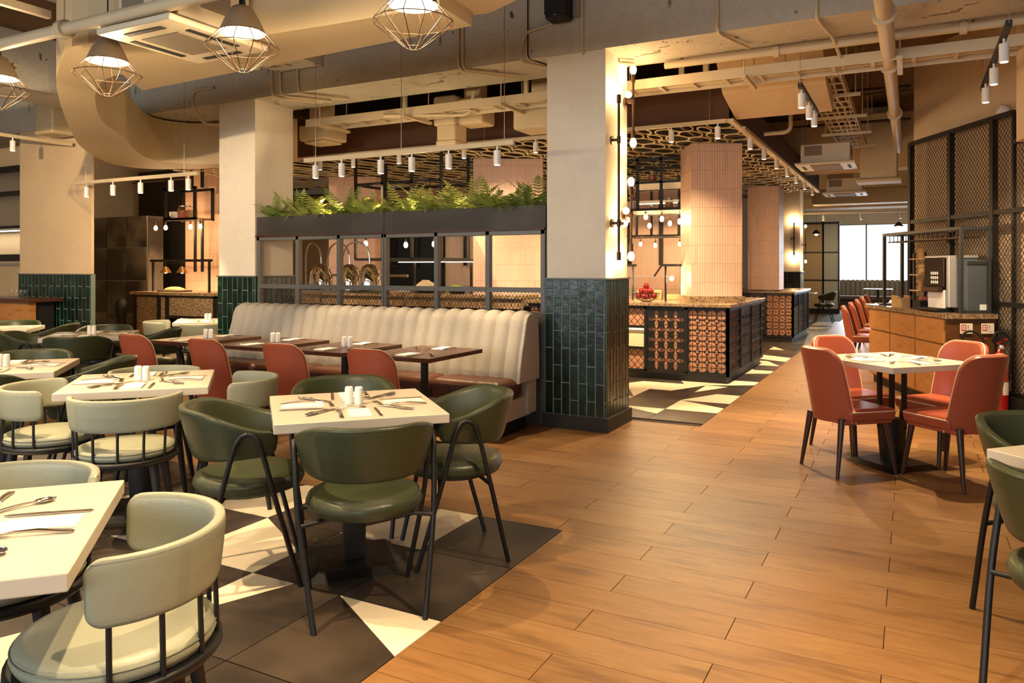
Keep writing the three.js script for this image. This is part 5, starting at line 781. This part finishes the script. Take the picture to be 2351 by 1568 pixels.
// ---------- kitchen pass at the left ----------
{
  const w = struct('wall_slate', bb(-13.9, -11.63, 0, 2.3, -8.9, -8.6), M.lightGrout, 'wall of big black slate tiles in the kitchen opening', 'wall');
  for (let i = 0; i < 5; i++) for (let j = 0; j < 4; j++) { const x0 = -14.33 + i * 0.54, y0 = 0.02 + j * 0.58; mesh('slate_tile', uvm(bb(x0, Math.min(x0 + 0.528, -11.63), y0, Math.min(y0 + 0.568, 2.3), -8.6, -8.588), 1, rnd() * 3, rnd() * 3), M.slateWall, w); }
  mesh('slate_return', bb(-11.63, -11.618, 0, 2.3, -8.9, -8.6), M.slateWall, w);
  struct('wall_pass', [bb(-12.9, -11.45, 0, 3.2, -9.5, -9.35)], M.blackMatte, 'black panel beside the kitchen pass', 'wall');
  const o = thing('kitchen_counter', 'granite fronted kitchen counter in the opening left of the column', 'counter', [-0.4, 0, 0]); mesh('worktop', rb(2.0, 0.05, 0.75, 0.006, -10.05, 0.985, -8.5, 2), M.granite, o); mesh('frame', [bb(-11.0, -10.95, 0, 0.96, -8.2, -8.15), bb(-10.4, -10.35, 0, 0.96, -8.2, -8.15), bb(-10.2, -10.15, 0, 0.96, -8.2, -8.15), bb(-9.1, -9.05, 0, 0.96, -8.2, -8.15), bb(-11.0, -9.05, 0.93, 0.96, -8.2, -8.15), bb(-10.15, -9.1, 0.6, 0.64, -8.2, -8.15)], M.black, o); mesh('granite_panel', bb(-10.95, -10.4, 0.05, 0.93, -8.21, -8.19), M.granite, o); mesh('granite_panel', bb(-10.35, -10.2, 0.05, 0.93, -8.21, -8.19), M.granite, o); mesh('granite_panel', bb(-10.15, -9.1, 0.64, 0.93, -8.21, -8.19), M.granite, o); mesh('niche_back', bb(-10.15, -9.1, 0.05, 0.6, -8.6, -8.58), M.creamBoard, o); mesh('body', bb(-10.95, -9.1, 0.05, 0.93, -8.85, -8.62), M.blackMatte, o); mesh('niche_lamp', bb(-10.1, -9.15, 0.57, 0.585, -8.4, -8.36), M.led, o); areaLight('niche_light', 0.9, 0.05, WARM, 10, [-10.02, 0.565, -8.38], [-10.02, 0, -8.4]);
  const r = thing('pass_frame', 'black hanging frame with a shelf of jars and bare bulbs', 'rack', [-0.72, 0.26, 0], 0, 'hanging kitchen racks'); const t = 0.04; mesh('frame', [bb(-10.25, -9.5, 2.42, 2.46, -8.45, -8.41), bb(-10.25, -9.5, 1.92, 1.96, -8.45, -8.41), bb(-10.25, -10.21, 1.92, 2.46, -8.45, -8.41), bb(-9.54, -9.5, 1.92, 2.46, -8.45, -8.41), bb(-10.25, -9.5, 2.42, 2.46, -8.8, -8.76), bb(-10.25, -10.21, 1.92, 2.46, -8.8, -8.76), bb(-9.54, -9.5, 1.92, 2.46, -8.8, -8.76)], M.black, r); mesh('shelf', bb(-10.25, -9.5, 1.93, 1.95, -8.8, -8.41), M.bronze, r); parts('hanger', [bx(t, 0.75, t, -9.8, 2.83, -8.6), bx(t, 0.75, t, -9.55, 2.83, -8.6), bx(t, 0.75, t, -10.4, 2.83, -8.6)], M.black, r); parts('long_upright', [bx(0.035, 0.85, 0.035, -9.72, 1.5, -8.6), bx(0.035, 0.85, 0.035, -9.55, 1.5, -8.6)], M.black, r);
  for (const x of [-10.5, -10.25, -9.65, -9.42]) { mesh('socket', cy(0.014, 0.014, 0.05, x, 1.88, -8.45, 10), M.bronze, r); mesh('bulb', bulbG.clone().translate(x, 1.82, -8.45), M.bulbSmall, r); pointLight(r, AMBER, LX.bulb, [x, 1.81, -8.45], 1.2); }
  jar(-10.67, 2.212, -8.55, M.spice, 'jar of red spice on the kitchen frame', 0.085, 0.2); jar(-10.44, 2.212, -8.55, M.oats, 'jar of oats on the kitchen frame', 0.075, 0.19); const bo = single('bowl_stack', lathe([[0.0001, 0], [0.05, 0], [0.09, 0.06], [0.095, 0.12], [0.088, 0.12], [0.08, 0.06], [0.0001, 0.02]], 22), M.ceramic, 'cream bowl left of the spice jar on the kitchen frame', 'bowl', [-10.86, 2.212, -8.55]); void bo;
  const h = thing('heat_lamp_bar', 'black bar with two heat lamps over the kitchen counter', 'heat lamp', [-0.62, 0, 0]); mesh('bar', bb(-10.75, -9.35, 1.5, 1.54, -8.55, -8.45), M.black, h); parts('bar_post', [bx(0.03, 0.49, 0.03, -10.73, 1.255, -8.5), bx(0.03, 0.49, 0.03, -9.37, 1.255, -8.5)], M.black, h); mesh('glass_shelf', bx(1.4, 0.006, 0.25, -10.05, 1.47, -8.35), M.glass, h); for (const x of [-10.35, -9.95]) { mesh('lamp_shade', lathe([[0.02, 0.1], [0.035, 0.09], [0.09, 0.0], [0.086, 0.0], [0.03, 0.085], [0.02, 0.09]], 20).translate(x, 1.32, -8.45), M.brass, h); mesh('lamp_cord', cy(0.005, 0.005, 0.09, x, 1.46, -8.45, 6), M.black, h); mesh('bulb', new THREE.SphereGeometry(0.03, 12, 8).translate(x, 1.335, -8.45), M.bulb, h); pointLight(h, AMBER, 4, [x, 1.335, -8.45], 1.5); }
  const f = thing('food_tray', 'tray of food glowing under the heat lamps', 'tray', [-10.75, 1.01, -8.45]); mesh('tray', rb(0.5, 0.02, 0.3, 0.008, 0, 0.01, 0), M.blackMatte, f); const g = new THREE.SphereGeometry(1, 18, 8, 0, 2 * PI, 0, PI / 2).scale(0.22, 0.06, 0.12).translate(0, 0.02, 0); mesh('food', g, M.food, f);
  const ph = single('pepper_mill', lathe([[0.0001, 0], [0.04, 0], [0.03, 0.1], [0.02, 0.18], [0.032, 0.22], [0.03, 0.28], [0.0001, 0.3]], 18), M.blackMatte, 'tall black mill at the foot of the slate wall', 'mill', [-11.9, 0, -8.3]); ph.scale.set(3, 3, 3);
}
// bar at the left edge
{
  const b = thing('bar_counter', 'wooden bar counter with dark top at the left edge', 'bar', [0, 0, 0]); mesh('top', rb(3.3, 0.05, 0.46, 0.006, -11.5, 0.985, -5.81, 2), M.darkWood, b); mesh('front', bb(-13.1, -9.95, 0.1, 0.96, -5.75, -5.65), M.counterWood, b); mesh('plinth', bb(-13.1, -9.95, 0, 0.1, -5.78, -5.7), M.black, b); mesh('body', bb(-13.1, -9.98, 0.1, 0.96, -6.0, -5.75), M.blackMatte, b);
  const s = thing('bar_shelf', 'black framed bar shelf at the left edge', 'shelf', [0, 0, 0]); const X0 = -13.5, X1 = -11.25, z = -6.4; mesh('frame', [bb(X1 - 0.04, X1, 1.98, 2.9, z - 0.3, z), bb(X0, X1, 2.86, 2.9, z - 0.3, z), bb(X0, X1, 1.98, 2.02, z - 0.3, z), bb(X0, X1, 2.5, 2.53, z - 0.3, z)], M.black, s); mesh('back_panel', bb(X0, X1 - 0.04, 2.02, 2.86, z - 0.3, z - 0.28), M.brushed, s); mesh('light_strip', bb(X0, X1 - 0.1, 1.95, 1.965, z - 0.2, z - 0.15), M.led, s); areaLight('bar_shelf_light', 1.8, 0.06, new THREE.Color(1, 0.9, 0.72), 22, [-12.4, 1.94, z - 0.17], [-12.4, 0, z - 0.2]); mesh('lower_shelf', bb(X0, X1, 1.5, 1.6, z - 0.3, z - 0.02), M.black, s);
  struct('wall_bar', bb(-13.9, -10.88, 0, 3.95, -6.95, -6.75), M.plasterWarm, 'lit cream wall behind the bar shelf', 'wall');
  for (let i = 0; i < 4; i++) single('tumbler', lathe([[0.0001, 0], [0.03, 0], [0.035, 0.1], [0.032, 0.1], [0.027, 0.006], [0.0001, 0.006]], 18), M.glass, 'clear tumbler upturned on the bar, ' + ['first', 'second', 'third', 'fourth'][i] + ' from the pier', 'glass', [-10.2 - i * 0.1, 1.011, -5.75], 0, 'bar tumblers');
}
// ---------- mesh screen and coffee station (turned with the plan axes d, r) ----------
const A0 = 27.8 * D2R;                                        // local +x = r, local -z = d
{
  const R = 4.71, o = thing('mesh_screen', 'tall black diamond mesh screen beside the coffee station', 'screen', [0, 0, 0], A0);
  const post = (d, y0, y1, w = 0.05) => bx(w, y1 - y0, w, R, (y0 + y1) / 2, -d);
  for (const d of [8.93, 8.12, 7.4, 7.1]) mesh('post', post(d, 0.19, 2.86, d === 7.1 ? 0.03 : 0.055), M.black, o);
  for (const [y, a, b] of [[2.86, 7.1, 8.95], [1.94, 6.3, 8.95], [1.05, 6.3, 8.95], [0.21, 6.3, 8.95], [2.58, 6.3, 7.1]]) mesh('rail', bx(0.045, 0.045, b - a, R, y, -(a + b) / 2), M.black, o);
  mesh('plinth', bx(0.1, 0.19, 2.65, R, 0.095, -7.62), M.blackMatte, o);
  const wires = (d0, d1, y0, y1) => { const g = [], sp = 0.05, w = d1 - d0, h = y1 - y0; for (const k of [-1, 1]) for (let u = -h; u < w + h; u += sp) { const x0 = u, x1 = u + k * h * 0.85, cut = (X) => (X - x0) / (x1 - x0) * h; if (Math.max(x0, x1) <= 0 || Math.min(x0, x1) >= w) continue; let A = [x0, 0], B = [x1, h]; if (A[0] < 0) A = [0, cut(0)]; if (A[0] > w) A = [w, cut(w)]; if (B[0] < 0) B = [0, cut(0)]; if (B[0] > w) B = [w, cut(w)]; if (Math.hypot(A[0] - B[0], A[1] - B[1]) > 0.01) g.push(rod(V(R, y0 + A[1], -(d0 + A[0])), V(R, y0 + B[1], -(d0 + B[0])), 0.0032, 4)); } return g; };
  mesh('wire_mesh', wires(7.1, 8.93, 0.21, 2.85), M.meshWire, o).userData.kind = 'stuff'; mesh('wire_mesh', wires(6.3, 7.1, 0.21, 2.57), M.meshWire, o).userData.kind = 'stuff';
}
const L = (d, r, y) => { const p = dr(d, r); return [p[0], y, p[1]]; };
{
  const P = (a) => a.map(([d, r]) => dr(d, r)), out = [[7.3, 4.19], [7.3, 4.66], [9.35, 4.66], [9.35, 4.41]], shr = (k) => [[7.3 + k, 4.19 + k], [7.3 + k, 4.66], [9.35, 4.66], [9.35, 4.41 + k]];
  const o = thing('coffee_station', 'wooden coffee station with granite top', 'counter', [0, 0, 0]);
  mesh('body', prism(P(shr(0.02)), 0.1, 0.91), M.counterWood, o); mesh('plinth', prism(P(shr(0.06)), 0, 0.1), M.black, o); mesh('worktop', prism(P([[7.27, 4.165], [7.27, 4.67], [9.4, 4.67], [9.4, 4.385]]), 0.91, 0.955), M.granite, o);
  mesh('end_panel', prism(P([[7.302, 4.195], [7.302, 4.66], [7.32, 4.66], [7.32, 4.195]]), 0.1, 0.91), M.greyWood, o);
  // drawer and door fronts along the long side
  const a = dr(7.3, 4.19), b = dr(9.35, 4.41), ux = (b[0] - a[0]), uz = (b[1] - a[1]), Ln = Math.hypot(ux, uz), ang = Math.atan2(-uz, ux);
  const front = (s0, s1, y0, y1) => { const m = mesh('door_front', uvm(rb(s1 - s0 - 0.006, y1 - y0 - 0.006, 0.02, 0.003, 0, 0, 0, 1), 1, rnd() * 3, rnd() * 3), M.counterWood, o); const t = (s0 + s1) / 2 / Ln; m.position.set(a[0] + ux * t, (y0 + y1) / 2, a[1] + uz * t); m.rotation.y = ang + PI; };
  for (const [s0, s1] of [[0.03, 0.68], [0.71, 1.36], [1.39, 2.03]]) { front(s0, s1, 0.66, 0.9); front(s0, s1, 0.12, 0.645); }
}
{
  const o = thing('glass_rack_frame', 'charcoal metal rack frame standing on the coffee station', 'rack', [0, 0, 0], A0), bt = 0.03;
  const B = (d0, d1, r0, r1, y0, y1) => bb(r0, r1, y0, y1, -d1, -d0);
  for (const [d, r] of [[7.36, 4.37], [7.36, 4.64], [9.0, 4.43], [9.0, 4.64]]) mesh('post', bx(bt, 0.85, bt, r, 1.38, -d), M.frameDark, o);
  mesh('top_frame', [B(7.345, 7.375, 4.37, 4.64, 1.775, 1.805), B(8.985, 9.015, 4.43, 4.64, 1.775, 1.805), bar(V(4.37, 1.79, -7.36), V(4.43, 1.79, -9.0), bt), bar(V(4.64, 1.79, -7.36), V(4.64, 1.79, -9.0), bt)], M.frameDark, o); mesh('bottom_frame', B(7.345, 7.375, 4.37, 4.64, 0.955, 0.985), M.frameDark, o);
  parts('hanger_rail', [0, 1, 2, 3].map((i) => bar(V(4.41 + i * 0.06, 1.7, -7.42), V(4.45 + i * 0.05, 1.7, -8.95), 0.012)), M.bronze, o); const hk = []; for (let i = 0; i < 16; i++) hk.push(rod(V(4.42, 1.775, -7.5 - i * 0.09), V(4.42, 1.69, -7.5 - i * 0.09), 0.004)); parts('hook', hk, M.black, o);
}
{
  const o = thing('coffee_machine', 'coffee machine with dark button panel and white cup bay', 'coffee machine', L(7.74, 4.47, 0.955), A0);   // front looks towards local -x
  mesh('body', rb(0.28, 0.46, 0.42, 0.012, 0.03, 0.31, 0), M.blueGrey, o); mesh('top_cap', rb(0.3, 0.03, 0.44, 0.01, 0.02, 0.555, 0), M.silverPlastic, o);
  mesh('side_cheek', rb(0.1, 0.5, 0.05, 0.01, -0.09, 0.3, 0.215), M.silverPlastic, o); mesh('button_panel', rb(0.02, 0.3, 0.36, 0.008, -0.135, 0.4, -0.02), M.screenBlack, o);
  const keys = []; for (let i = 0; i < 4; i++) for (let j = 0; j < 3; j++) keys.push([i, j]); keys.forEach(([i, j]) => mesh('button', rb(0.006, 0.03, 0.018, 0.002, -0.147, 0.3 + j * 0.045, 0.05 - i * 0.036), M.whitePlastic, o));
  mesh('spout', rb(0.07, 0.05, 0.3, 0.01, -0.16, 0.225, -0.02), M.bronze, o); mesh('cup_bay', rb(0.03, 0.2, 0.3, 0.008, -0.12, 0.12, 0.0), M.whitePlastic, o); mesh('drip_tray', rb(0.14, 0.03, 0.38, 0.006, -0.16, 0.025, 0), M.black, o); parts('foot', [bx(0.03, 0.02, 0.03, -0.08, 0.01, 0.18), bx(0.03, 0.02, 0.03, 0.12, 0.01, 0.18), bx(0.03, 0.02, 0.03, 0.12, 0.01, -0.18), bx(0.03, 0.02, 0.03, -0.08, 0.01, -0.18)], M.black, o);
  const f = thing('milk_fridge', 'blue-grey milk cooler at the near end of the coffee station', 'cooler', L(7.5, 4.545, 0.955), A0); mesh('body', rb(0.2, 0.5, 0.24, 0.008, 0, 0.27, -0.02), M.blueGrey, f); mesh('door', rb(0.195, 0.44, 0.015, 0.004, 0, 0.245, 0.108), M.blueGrey, f); mesh('top_band', rb(0.195, 0.035, 0.015, 0.004, 0, 0.495, 0.108), M.frameDark, f); mesh('sticker', bx(0.07, 0.055, 0.002, 0.055, 0.06, 0.117), M.whitePlastic, f); parts('foot', [bx(0.02, 0.02, 0.02, -0.08, 0.01, 0.08), bx(0.02, 0.02, 0.02, 0.08, 0.01, 0.08), bx(0.02, 0.02, 0.02, 0.08, 0.01, -0.1)], M.black, f);
}
{ // cup tower, boxes
  const o = thing('cup_tower', 'black upright with three pale wooden shelves of cups', 'shelf', L(8.22, 4.43, 0.955), A0); mesh('upright', bx(0.02, 0.6, 0.03, -0.06, 0.3, 0.0), M.black, o); mesh('upright', bx(0.02, 0.62, 0.03, 0.09, 0.31, -0.06), M.black, o); for (const y of [0.2, 0.37, 0.54]) mesh('shelf', rb(0.17, 0.014, 0.16, 0.003, 0.01, y, 0), M.lightWood, o);
  const cup = (y, dx, n) => { const c = thing('paper_cup', 'kraft paper cup stack on the ' + n + ' shelf of the cup tower', 'cups', L(8.22, 4.44 + dx, 0.962 + y), A0, 'kraft cup stacks'); mesh('cup', cy(0.032, 0.042, 0.08, 0, 0.04, 0, 18), M.kraft, c); mesh('cup', cy(0.033, 0.043, 0.03, 0, 0.09, 0, 18), M.kraft, c); }; cup(0.2, 0, 'lowest'); cup(0.37, 0.01, 'middle'); cup(0.54, 0, 'topmost');
  const b = thing('wooden_box', 'pale wooden organiser box on the far end of the station', 'box', L(8.7, 4.47, 0.956), A0); parts('side', [bx(0.15, 0.1, 0.012, 0, 0.05, 0.06), bx(0.15, 0.1, 0.012, 0, 0.05, -0.06)], M.lightWood, b); parts('end', [bx(0.012, 0.13, 0.12, -0.07, 0.065, 0), bx(0.012, 0.13, 0.12, 0.07, 0.065, 0)], M.lightWood, b); mesh('base', bx(0.14, 0.01, 0.11, 0, 0.005, 0), M.lightWood, b);
  const k = thing('sachet_box', 'black box of sachets beside the coffee machine', 'box', L(8.05, 4.36, 0.956), A0); mesh('box', rb(0.1, 0.1, 0.12, 0.004, 0, 0.05, 0), M.blackMatte, k); parts('sachet', [bx(0.07, 0.05, 0.004, 0, 0.11, -0.02).rotateX(0.2), bx(0.07, 0.05, 0.004, 0.01, 0.115, 0.02)], M.spice, k);
  const d = single('white_plate', lathe([[0.0001, 0], [0.08, 0], [0.13, 0.015], [0.128, 0.018], [0.08, 0.006], [0.0001, 0.006]], 24), M.ceramic, 'white plate at the far end of the coffee station', 'plate', L(9.15, 4.53, 0.9555)); void d;
}
{ // notice cards and extinguishers
  const c = document.createElement('canvas'); c.width = 256; c.height = 192; const x = c.getContext('2d'); x.fillStyle = '#e9e0c8'; x.fillRect(0, 0, 256, 192); x.fillStyle = '#b3261c'; x.fillRect(18, 24, 104, 120); x.fillStyle = '#f3e9da'; x.fillRect(34, 40, 26, 84); x.fillRect(72, 40, 36, 30); x.fillRect(72, 80, 14, 44); x.fillRect(94, 80, 14, 44); x.fillStyle = '#5a5246'; for (let i = 0; i < 3; i++) x.fillRect(150, 36 + i * 34, 24 - i * 4, 20); x.fillRect(138, 150, 80, 8);
  const tx = new THREE.CanvasTexture(c); tx.colorSpace = THREE.SRGBColorSpace; const cm = std({ map: tx, roughness: 0.5 });
  for (const [i, r] of [[0, 4.375], [1, 4.58]]) { const o = thing('notice_card', 'cream fire notice with red pictogram, ' + ['left', 'right'][i] + ' of two on the station end', 'sign', L(7.285, r, 0.765), A0 + 0.03, 'fire notices'); mesh('card', rb(0.125, 0.1, 0.006, 0.002, 0, 0.05, 0), M.cream, o); const g = new THREE.PlaneGeometry(0.121, 0.096).translate(0, 0.05, 0.0036); g.userData.uvdone = true; mesh('print', g, cm, o); o.rotation.x = 0; }
  for (const [i, r, d] of [[0, 4.33, 7.12], [1, 4.56, 7.08]]) {
    const o = thing('fire_extinguisher', 'red fire extinguisher ' + ['half hidden behind the chair back', 'beside the mesh screen'][i], 'extinguisher', L(d, r, 0), A0 + (i ? 0.3 : -0.2), 'fire extinguishers');
    mesh('cylinder', lathe([[0.0001, 0], [0.07, 0], [0.075, 0.01], [0.075, 0.5], [0.068, 0.55], [0.045, 0.59], [0.022, 0.61], [0.02, 0.64], [0.0001, 0.64]], 26), M.redPaint, o); mesh('valve', [cy(0.02, 0.02, 0.05, 0, 0.66, 0, 14), cy(0.012, 0.012, 0.06, 0, 0, 0, 12).rotateZ(PI / 2).translate(0.03, 0.665, 0)], M.steel, o); mesh('lever', [bar(V(-0.03, 0.69, 0), V(0.13, 0.74, 0), 0.018, 0.008), bar(V(-0.02, 0.675, 0), V(0.12, 0.675, 0), 0.018, 0.008)], M.redPaint, o); mesh('gauge', cy(0.018, 0.018, 0.012, 0, 0, 0, 16).rotateX(PI / 2).translate(0, 0.66, 0.025), M.whitePlastic, o); mesh('hose', tube([[-0.03, 0.665, 0], [-0.09, 0.74, 0.01], [-0.05, 0.8, 0.02], [0.03, 0.79, 0.03], [0.09, 0.7, 0.04], [0.1, 0.5, 0.03], [0.088, 0.25, 0.01]], 0.011, 50, 8), M.rubber, o); mesh('label_band', new THREE.CylinderGeometry(0.0757, 0.0757, 0.12, 14, 1, true, -0.5, 1.0).translate(0, 0.28, 0), M.paper, o);
  }
}
// ---------- far dining area ----------
{
  for (let i = 0; i < 3; i++) { const o = thing('far_table', 'white table in the far row, ' + ['first', 'second', 'third'][i] + ' beyond the station', 'table', [0.0, 0, -12.2 - i * 2.1], 0, 'far row tables'); mesh('tabletop', rb(0.75, 0.035, 1.5, 0.004, 0, 0.73, 0), M.white, o); for (const z of [-0.5, 0.5]) { mesh('pedestal', bx(0.08, 0.7, 0.08, 0, 0.36, z), M.black, o); mesh('base_plate', bx(0.4, 0.015, 0.4, 0, 0.008, z), M.black, o); } for (const [a, b] of [[-0.22, -0.4], [-0.22, 0.35], [0.2, -0.4], [0.2, 0.35]]) single('napkin', gNap, M.paper, 'folded napkin on the ' + ['first', 'second', 'third'][i] + ' far row table, ' + (a < 0 ? 'chair side' : 'wall side') + ' ' + (b < 0 ? 'far' : 'near') + ' end', 'napkin', [a, 0.748, -12.2 - i * 2.1 + b], 1.5, 'far row napkins'); }
  const s = thing('folding_screen', 'tall framed folding screen before the far windows', 'screen', [0, 0, 0]); const pn = (x0, x1, m, z) => { mesh('panel', bb(x0, x1, 0.12, 2.78, z - 0.03, z), m, s); parts('rail', [bb(x0, x1, 1.86, 1.9, z, z + 0.02), bb(x0, x1, 1.0, 1.04, z, z + 0.02), bb(x0, x1, 2.75, 2.82, z, z + 0.02), bb(x0, x1, 0.06, 0.14, z, z + 0.02)], M.black, s); parts('stile', [bb(x0 - 0.02, x0 + 0.02, 0, 2.82, z - 0.01, z + 0.03), bb(x1 - 0.02, x1 + 0.02, 0, 2.82, z - 0.01, z + 0.03)], M.black, s); }; pn(-3.6, -2.4, M.screenPanel, -25.2); pn(-2.4, -1.95, M.screenPanelCool, -25.2); mesh('plinth', bb(-3.6, -1.93, 0, 0.1, -25.3, -25.15), M.black, s);
  const b = thing('far_banquette', 'grey ribbed banquette under the far windows', 'banquette', [0, 0, 0]); for (let i = 0; i < 26; i++) mesh('channel', rb(0.15, 0.55, 0.16, 0.05, -2.2 + i * 0.15, 0.72, -28.3, 2), M.grey, b); mesh('seat', rb(3.9, 0.16, 0.6, 0.05, -0.32, 0.4, -28.0), M.brownLeather, b); mesh('base', bb(-2.25, 1.6, 0, 0.32, -28.2, -27.85), M.brownVeneer, b);
  const t = thing('far_cafe_table', 'small pale table by the folding screen', 'table', [-2.55, 0, -21.2]); mesh('tabletop', rb(0.7, 0.03, 0.7, 0.004, 0, 0.735, 0), M.white, t); mesh('pedestal', bx(0.08, 0.7, 0.08, 0, 0.36, 0), M.black, t); mesh('base_plate', bx(0.4, 0.015, 0.4, 0, 0.008, 0), M.black, t);
  chair('olive', -1.98, -21.0, 'E', 'dark olive chair by the folding screen, far down the walkway', gO);
  for (const [i, x, z] of [[0, -0.9, -26.0], [1, 0.4, -25.9]]) { const q = thing('far_window_table', 'dark table before the grey far banquette, ' + ['left', 'right'][i] + ' of two', 'table', [x, 0, z]); mesh('tabletop', rb(0.8, 0.03, 0.8, 0.004, 0, 0.735, 0), M.darkWood, q); mesh('pedestal', bx(0.08, 0.7, 0.08, 0, 0.36, 0), M.black, q); mesh('base_plate', bx(0.4, 0.015, 0.4, 0, 0.008, 0), M.black, q); }
  for (const [i, x, z] of [[0, -2.05, -15.3], [1, -2.08, -15.65]]) { const d = thing('cake_dome', 'glass cake dome on the second island, ' + ['nearer', 'farther'][i] + ' of two', 'cake dome', [x - 0.35, 0.96, z - (i ? 0 : 0.12) + 0.2], 0, 'cake domes'); mesh('base', cy(0.12, 0.12, 0.02, 0, 0.01, 0, 20), M.white, d); mesh('dome', new THREE.SphereGeometry(0.11, 18, 10, 0, 2 * PI, 0, PI / 2).translate(0, 0.02, 0), M.glass, d); mesh('cake', cy(0.08, 0.08, 0.06, 0, 0.05, 0, 18), M.food, d); }
  for (const [i, x, z, y] of [[0, -2.35, -22.8, 2.35], [1, -0.3, -23.5, 2.55]]) { const p = thing('far_pendant', 'small glowing pendant near the far windows, ' + ['left', 'right'][i] + ' of two', 'pendant lamp', [x, 0, z], 0, 'far pendants'); mesh('cord', cy(0.004, 0.004, 3.95 - y - 0.1, 0, (3.95 + y + 0.1) / 2, 0, 6), M.rubber, p); mesh('shade', lathe([[0.02, y + 0.12], [0.05, y + 0.1], [0.13, y], [0.125, y], [0.045, y + 0.09], [0.02, y + 0.1]], 20), M.black, p); mesh('bulb', new THREE.SphereGeometry(0.05, 14, 10).translate(0, y, 0), M.bulb, p); pointLight(p, WARM, 8, [0, y - 0.01, 0], 2); }
  track([-2.6, 2.75, -20.2], [0.8, 2.75, -20.2], [0.2, 0.45, 0.7], 'thin white track light crossing before the far windows', { drop: [0.1, 0.9] });
}
renderer.render(scene, camera);
